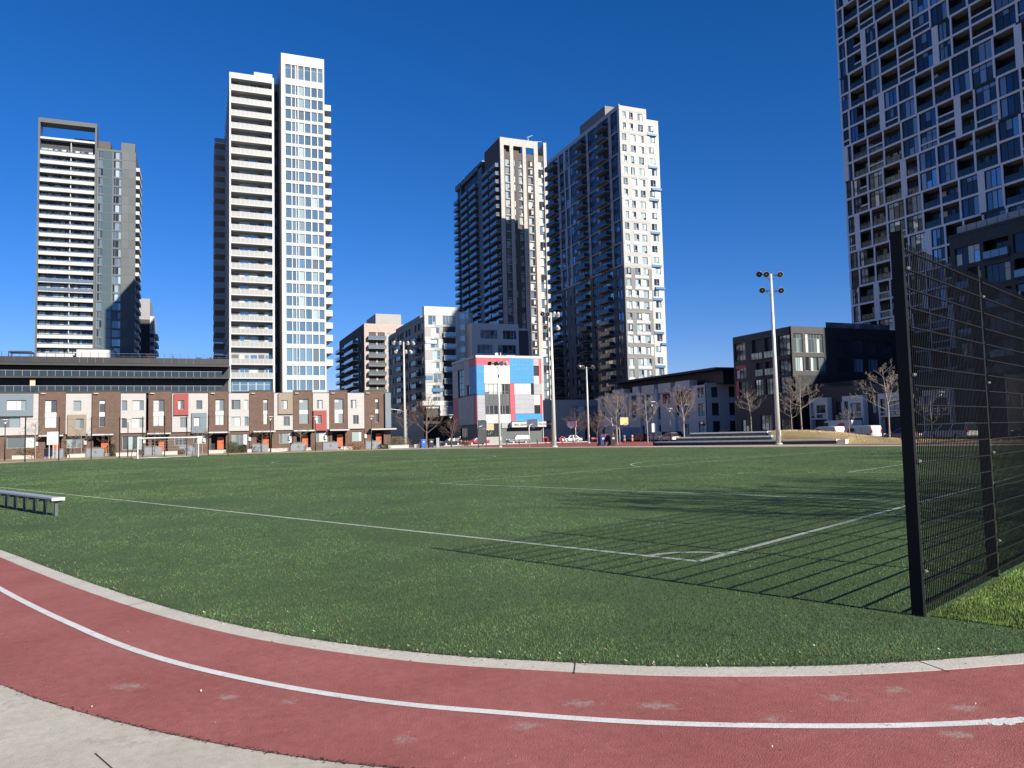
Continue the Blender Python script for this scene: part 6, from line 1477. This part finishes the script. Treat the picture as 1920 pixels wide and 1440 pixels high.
for x, lab in ((69.3, 'orange and white traffic drum before the white hatchback, left one'), (70.9, 'orange and white traffic drum before the white hatchback, right one')):
    t = empty('traffic_drum', (x, 118.6, 0), lab, 'traffic drum', 'orange and white traffic drums')
    for j in range(4): mb = MB(t.location); mb.tube([(x, 118.6, .05 + j * .3), (x, 118.6, .35 + j * .3)], .24 - .02 * j, 10); mb.build('band', ORANGE if j % 2 == 0 else WHITE, t)
    mb = MB(t.location); mb.tube([(x, 118.6, 0), (x, 118.6, .06)], .34, 10); mb.build('foot', DKIN, t)
SL = empty('street_light', (36.4, 150, 0), 'cobra-head street light with a curved arm behind the pole by the townhouses', 'street light')
mb = MB(); mb.tube([(1.6, 0, 0), (1.6, 0, 7.4)], [.12, .08], 8); mb.build('pole', GALV, SL)
mb = MB(); mb.tube([(1.6, 0, 6.6), (.4, 0, 7.3), (-1.6, 0, 7.5), (-2.6, 0, 8.1)], .06, 6); mb.build('arm', GALV, SL)
mb = MB(); mb.tube([(-2.4, 0, 8.0), (-2.8, 0, 8.1), (-3.3, 0, 8.1)], [.08, .2, .1], 8); mb.build('lamp_head', GALV, SL)

# ---- vehicles
TYRE = mat('tyre_rubber', (.015, .015, .016), .8); RIM = mat('alloy_rim', (.45, .45, .46), .35, .6); CGL = mat('car_glass', (.02, .025, .03), .12, spec=.4); HLT = mat('headlight_glass', (.6, .62, .64), .15, spec=.6); TLT = mat('tail_light_red', (.35, .015, .015), .25); BUMP_ = mat('black_trim', (.02, .02, .022), .6); PLATE = mat('plate_white', (.6, .6, .6), .5)
_wh = {}
def wheel_mesh(r):
    if r not in _wh:
        mb = MB(); mb.tube([(0, -.1, 0), (0, .1, 0)], r, 18); a = mb.mesh('tyre', TYRE)
        mb = MB(); mb.tube([(0, -.112, 0), (0, -.1, 0)], [r * .62, r * .66], 14); mb.tube([(0, .1, 0), (0, .112, 0)], [r * .66, r * .62], 14)
        for i in range(5): t = i * 1.2566; mb.box(r * .35 * math.cos(t) - .03, r * .35 * math.cos(t) + .03, -.118, -.112, r * .35 * math.sin(t) - .03, r * .35 * math.sin(t) + .03)
        _wh[r] = (a, mb.mesh('rim', RIM))
    return _wh[r]
def vehicle(name, x, y, rz, paint, label, cat, kind='sedan', group='vehicles parked along the streets', z=0.006):
    """x axis = forwards"""
    v = empty(name, (x, y, z), label, cat, group, rz)
    S = dict(sedan=(4.7, 1.8, 1.45, .32), hatch=(4.2, 1.76, 1.5, .31), suv=(4.75, 1.9, 1.72, .36), pickup=(5.6, 2.0, 1.92, .4), van=(4.75, 1.78, 1.9, .32), bigvan=(6.2, 2.05, 2.75, .36))[kind]
    L_, W_, H_, r = S; h = L_ / 2; wb = L_ * .29; hw = W_ / 2
    def arch(cx, n_=7): return [(cx + (r + .07) * math.cos(t), .33 + (r + .05) * math.sin(t)) for t in np.linspace(0, math.pi, n_)]
    low = [(-h + .04, .3)] + [(p[0], p[1] - .03) for p in arch(-wb)[::-1]] + [(p[0], p[1] - .03) for p in arch(wb)[::-1]] + [(h - .04, .3)]
    if kind in ('van', 'bigvan'):
        nose = .95 if kind == 'van' else 1.15; f0 = h - (1.25 if kind == 'van' else 1.2)
        top = [(h, .55), (h - .06, nose - .08), (h - .3, nose), (h - .62, nose + .08), (f0, H_ - .16), (f0 - .5, H_ - .02), (-h * .6, H_), (-h + .1, H_ - .05), (-h, H_ - .3), (-h, .45)]
    else:
        bl = .58 * H_ if kind != 'pickup' else 1.08
        top = [(h, .5), (h - .03, bl * .78), (h - .25, bl * .9), (h * .42, bl), (-h * .5, bl + .03), (-h + .25, bl + (.0 if kind != 'sedan' else .0)), (-h + .02, bl - .1), (-h, .5)]
    mb = MB(); mb.prism(low + top, -hw, hw, 0, .05); body = mb.build('body', paint, v)
    mb = MB(); mb.box(-h + .5, h - .5, -hw + .2, hw - .2, .18, .6); mb.build('underbody', BUMP_, v)
    if kind not in ('van', 'bigvan'):
        bl = .58 * H_ if kind != 'pickup' else 1.08
        if kind == 'sedan': f0, f1, b1, b0 = h * .42, h * .10, -h * .45, -h * .74
        elif kind == 'hatch': f0, f1, b1, b0 = h * .50, h * .16, -h * .72, -h * .93
        elif kind == 'suv': f0, f1, b1, b0 = h * .42, h * .16, -h * .80, -h * .95
        else: f0, f1, b1, b0 = h * .40, h * .16, -h * .93, -h * .98
        zt = H_; w0, w1 = hw - .06, hw - .24
        mb = MB(); lo = [(f0, -w0, bl), (f0, w0, bl), (b0, w0, bl), (b0, -w0, bl)]; hi = [(f1, -w1, zt - .06), (f1, w1, zt - .06), (b1, w1, zt - .06), (b1, -w1, zt - .06)]
        for i in range(4): j = (i + 1) % 4; mb.face([lo[i], lo[j], hi[j], hi[i]])
        mb.build('window', CGL, v)
        mb = MB(); mb.prism([(f1 + .03, zt - .06), (f1 - .15, zt - .01), ((f1 + b1) / 2, zt), (b1 + .15, zt - .01), (b1 - .03, zt - .06)], -w1 - .01, w1 + .01); mb.build('roof', paint, v)
        mb = MB()
        for t0, t1 in ((0, .06), (.44, .5), (.94, 1.0)):
            for s_ in (-1, 1):
                q = [(f0 + (b0 - f0) * t0, s_ * (w0 + .006), bl), (f0 + (b0 - f0) * t1, s_ * (w0 + .006), bl), (f1 + (b1 - f1) * t1, s_ * (w1 + .006), zt - .05), (f1 + (b1 - f1) * t0, s_ * (w1 + .006), zt - .05)]
                mb.face(q)
        mb.build('pillar', paint, v)
    else:
        f0 = h - (1.25 if kind == 'van' else 1.2); nose = .95 if kind == 'van' else 1.15
        mb = MB()
        for s_ in (-1, 1): mb.prism([(h - .75, nose + .12), (f0 + .1, H_ - .32), (f0 - .75, H_ - .34), (f0 - .85, nose + .16)], s_ * (hw + .004) - .004, s_ * (hw + .004) + .004)
        zz = nose + .16; sl = (f0 - (h - .62)) / (H_ - .16 - nose - .08)
        xa = lambda z_: (h - .62) + sl * (z_ - nose - .08) + .012
        mb.face([(xa(zz), -hw + .14, zz), (xa(zz), hw - .14, zz), (xa(H_ - .3), hw - .22, H_ - .3), (xa(H_ - .3), -hw + .22, H_ - .3)]); mb.build('window', CGL, v)
        mb = MB(); mb.box(-h - .008, -h + .01, -.012, .012, .5, H_ - .15); mb.box(f0 - 1.0, f0 - .985, -hw - .006, hw + .006, .5, H_ - .3); mb.box(-h * .35, -h * .34, -hw - .006, hw + .006, .5, H_ - .25); mb.box(-h * .35, f0 - 1, -hw - .007, hw + .007, .72, .76); mb.build('door_seam', BUMP_, v)
    for sx in (-1, 1):
        for sy in (-1, 1):
            w_ = link('wheel', wheel_mesh(r)[0], v, (sx * wb, sy * (hw - .12), r)); link('rim', wheel_mesh(r)[1], w_)
    for s_ in (-1, 1):
        zl = .66 if kind not in ('pickup', 'bigvan', 'suv') else .82
        mb = MB(); mb.box(h - .16, h + .012, min(s_ * (hw - .08), s_ * (hw - .45)), max(s_ * (hw - .08), s_ * (hw - .45)), zl, zl + .16); mb.build('headlight', HLT, v)
        hh = (zl + .05, zl + .3) if kind not in ('van', 'bigvan') else (.9, 1.35)
        mb = MB(); mb.box(-h - .012, -h + .1, min(s_ * (hw - .02), s_ * (hw - .2)), max(s_ * (hw - .02), s_ * (hw - .2)), *hh); mb.build('tail_light', TLT, v)
        mb = MB(); mb.box(h * .36, h * .36 + .12, min(s_ * hw, s_ * (hw + .2)), max(s_ * hw, s_ * (hw + .2)), .62 * H_, .62 * H_ + .14); mb.build('mirror', paint if kind != 'van' else BUMP_, v)
    mb = MB(); mb.box(-h - .03, -h + .05, -hw + .1, hw - .1, .3, .5); mb.box(h - .05, h + .03, -hw + .1, hw - .1, .3, .48); mb.build('bumper', BUMP_ if kind in ('van', 'bigvan', 'pickup') else paint, v)
    mb = MB(); mb.box(-h - .036, -h - .03, -.26, .26, .62, .74); mb.build('licence_plate', PLATE, v)
    return v
def paint(name, c, metal=0.0): return mat(name, c, .25, metal, spec=.6)
PW = paint('car_white', (.52, .52, .51)); PS = paint('car_silver', (.24, .24, .25), .3); PRD = paint('car_red', (.30, .02, .03)); PRB = paint('car_bright_red', (.6, .03, .03)); PK = paint('car_black', (.02, .021, .024)); PGY = paint('car_grey', (.13, .135, .145), .4); PBL = paint('car_pale_grey', (.42, .45, .48), .2)
UP = math.pi / 2
van2 = vehicle('parked_van', 79.3, 75.4, UP, PW, 'white compact van with black side moulding, nearer of the two small white vans', 'van', 'van')
van1 = vehicle('parked_van', 79.3, 81.4, UP, PW, 'white compact van half hidden by the mound, left of the other small white van', 'van', 'van')
mb = MB(); mb.box(-1.9, -.2, .905, .915, .68, .8); mb.build('side_moulding', BUMP_, van2)
big = vehicle('parked_van', 84.3, 84.0, UP, PW, 'large white and red box-nosed van parked behind the two small vans', 'van', 'bigvan')
mb = MB(); mb.prism([(.3, 1.0), (-1.9, 1.0), (-1.9, 2.35), (-1.2, 2.35), (.0, 1.9)], 1.03, 1.04); mb.prism([(.3, 1.0), (-1.9, 1.0), (-1.9, 2.35), (-1.2, 2.35), (.0, 1.9)], -1.04, -1.03); mb.build('red_livery', CR, big)
vehicle('parked_car', 79.3, 69.0, UP, PGY, 'dark grey sedan behind the bare tree next to the fence post', 'car', 'sedan')
vehicle('parked_car', 79.2, 62.6, UP, PW, 'white long-bodied sport utility car seen through the fence', 'car', 'pickup')
vehicle('parked_car', 82.6, 55.0, UP, PK, 'black car seen through the second fence panel, left one', 'car', 'suv')
vehicle('parked_car', 80.6, 51.0, UP, PK, 'black car with red tail lights at the right edge', 'car', 'sedan')
vehicle('parked_car', 51.2, 145.4, math.pi, PRD, 'dark red sedan in front of the colourful building', 'car', 'sedan')
vehicle('parked_car', 60.0, 145.2, math.pi, PS, 'silver sport utility car by the entrance of the colourful building', 'car', 'suv')
vehicle('parked_car', 45.8, 145.6, math.pi, PK, 'black car nosing out left of the dark red sedan', 'car', 'hatch')
vehicle('parked_car', 71.9, 145.2, math.pi, PW, 'white sedan behind the red rings and the conifer', 'car', 'sedan')
vehicle('parked_car', 76.2, 139.2, math.pi * .92, PRB, 'red car low behind the brown bare trees', 'car', 'hatch')
vehicle('parked_van', 78.6, 134.5, math.pi * .97, PBL, 'pale boxy delivery van behind the navy and black bins', 'van', 'bigvan')
vehicle('parked_car', 77.0, 126.0, UP * 1.1, PRB, 'bright red car behind the vase-shaped tree', 'car', 'hatch')
vehicle('parked_car', 78.0, 121.0, UP, PBL, 'pale car behind the traffic drums', 'car', 'suv')
vehicle('parked_car', 76.0, 114.6, UP, PW, 'white hatchback left of the stepped seating', 'car', 'hatch')
vehicle('parked_car', 80.2, 113.0, UP, PBL, 'pale grey car behind the left end of the stepped seating', 'car', 'sedan')
vehicle('parked_car', 82.4, 107.5, UP, PK, 'dark car above the top seating step', 'car', 'suv')
vehicle('parked_car', 82.6, 123.5, UP, PK, 'black car behind the bright red car', 'car', 'suv')

# ---- people
def person(x, y, rz, label, top, leg, hair, skin=(.42, .26, .19), stride=.32, H=1.72, bag=None):
    p = empty('person', (x, y, 0), label, 'person', 'people walking beyond the field', rz)
    V, E, RD = [], [], []
    def add(c, r, par=None):
        V.append(c); RD.append(r)
        if par is not None: E.append((par, len(V) - 1))
        return len(V) - 1
    pel = add((0, 0, .95), .15); w_ = add((0, 0, 1.12), .14, pel); ch = add((.01, 0, 1.32), .165, w_); nk = add((.01, 0, 1.47), .065, ch); hd0 = add((.025, 0, 1.56), .085, nk); hd1 = add((.03, 0, 1.66), .1, hd0); add((.02, 0, 1.72), .06, hd1)
    for s_ in (-1, 1):
        hp = add((0, s_ * .095, .90), .105, pel); st = stride * s_
        kn = add((st * .55 + .05, s_ * .1, .50), .07, hp); an = add((st - (.06 if s_ < 0 else 0), s_ * .1, .09 if s_ > 0 else .13), .048, kn); add((st + .15, s_ * .11, .045), .04, an)
        sh = add((0, s_ * .2, 1.40), .075, ch); el = add((-st * .35 - .03, s_ * .25, 1.13), .052, sh); wr = add((-st * .75 + .06, s_ * .23, .92), .036, el); pm = add((-st * .8 + .08, s_ * .225, .85), .034, wr)
        for f in range(4): k = add((-st * .8 + .06 + f * .02, s_ * (.22 + .004 * f), .79 - .006 * (1.5 - abs(f - 1.5))), .010, pm); add((-st * .8 + .065 + f * .021, s_ * .212, .745 + .006 * abs(f - 1.5)), .008, k)
        k = add((-st * .8 + .12, s_ * .205, .83), .012, pm); add((-st * .8 + .135, s_ * .2, .79), .009, k)
    me = bpy.data.meshes.new('body'); me.from_pydata(V, E, []); o = bpy.data.objects.new('body', me); COL.objects.link(o)
    sk = o.modifiers.new('skin', 'SKIN'); 
    for i, sv in enumerate(me.skin_vertices[0].data if me.skin_vertices else []): sv.radius = (RD[i], RD[i])
    if not me.skin_vertices:
        bm = bmesh.new(); bm.from_mesh(me); ly = bm.verts.layers.skin.verify(); bm.verts.ensure_lookup_table()
        for i, v_ in enumerate(bm.verts): v_[ly].radius = (RD[i], RD[i]); v_[ly].use_root = (i == 0)
        bm.to_mesh(me); bm.free()
    sb = o.modifiers.new('sub', 'SUBSURF'); sb.levels = 1; sb.render_levels = 1
    bpy.context.view_layer.update()
    ev = o.evaluated_get(bpy.context.evaluated_depsgraph_get()); m2 = bpy.data.meshes.new_from_object(ev); bpy.data.objects.remove(o)
    for m_ in (mat('skin_%d' % int(skin[0] * 100), skin, .6), top, leg, mat('shoe', (.05, .05, .05), .6)): m2.materials.append(m_)
    for f in m2.polygons:
        c = f.center; f.use_smooth = True
        f.material_index = 3 if c.z < .1 else 0 if (c.z > 1.475 or (abs(c.y) > .18 and c.z < .90)) else 2 if c.z < .98 and abs(c.y) < .19 else 1
    b = link('body', m2, p)
    mb = MB(); mb.tube([(.01, 0, 1.64), (.0, 0, 1.70), (.005, 0, 1.745), (.01, 0, 1.775)], [.108, .112, .09, .03], 12); mb.build('hair', hair, p)
    mb = MB(); mb.box(.118, .125, -.04, -.02, 1.645, 1.66); mb.box(.118, .125, .02, .04, 1.645, 1.66); mb.tube([(.11, 0, 1.65), (.142, 0, 1.615)], [.008, .016], 6); mb.box(.112, .12, -.025, .025, 1.575, 1.583); mb.build('face', DKIN, p)
    return p
CLK = mat('black_coat', (.02, .02, .023), .8); NV = mat('dark_trousers', (.03, .032, .04), .85)
person(43.9, 133.9, math.pi * 1.05, 'person in dark clothes with pale hair walking left of the colourful building', CLK, NV, mat('pale_hair', (.6, .58, .52), .7))
person(-17.9, 128.4, math.pi * .9, 'person in a long black coat walking before the brick townhouses', CLK, CLK, mat('dark_hair', (.03, .02, .015), .6), stride=.15)
bpy.context.view_layer.update()
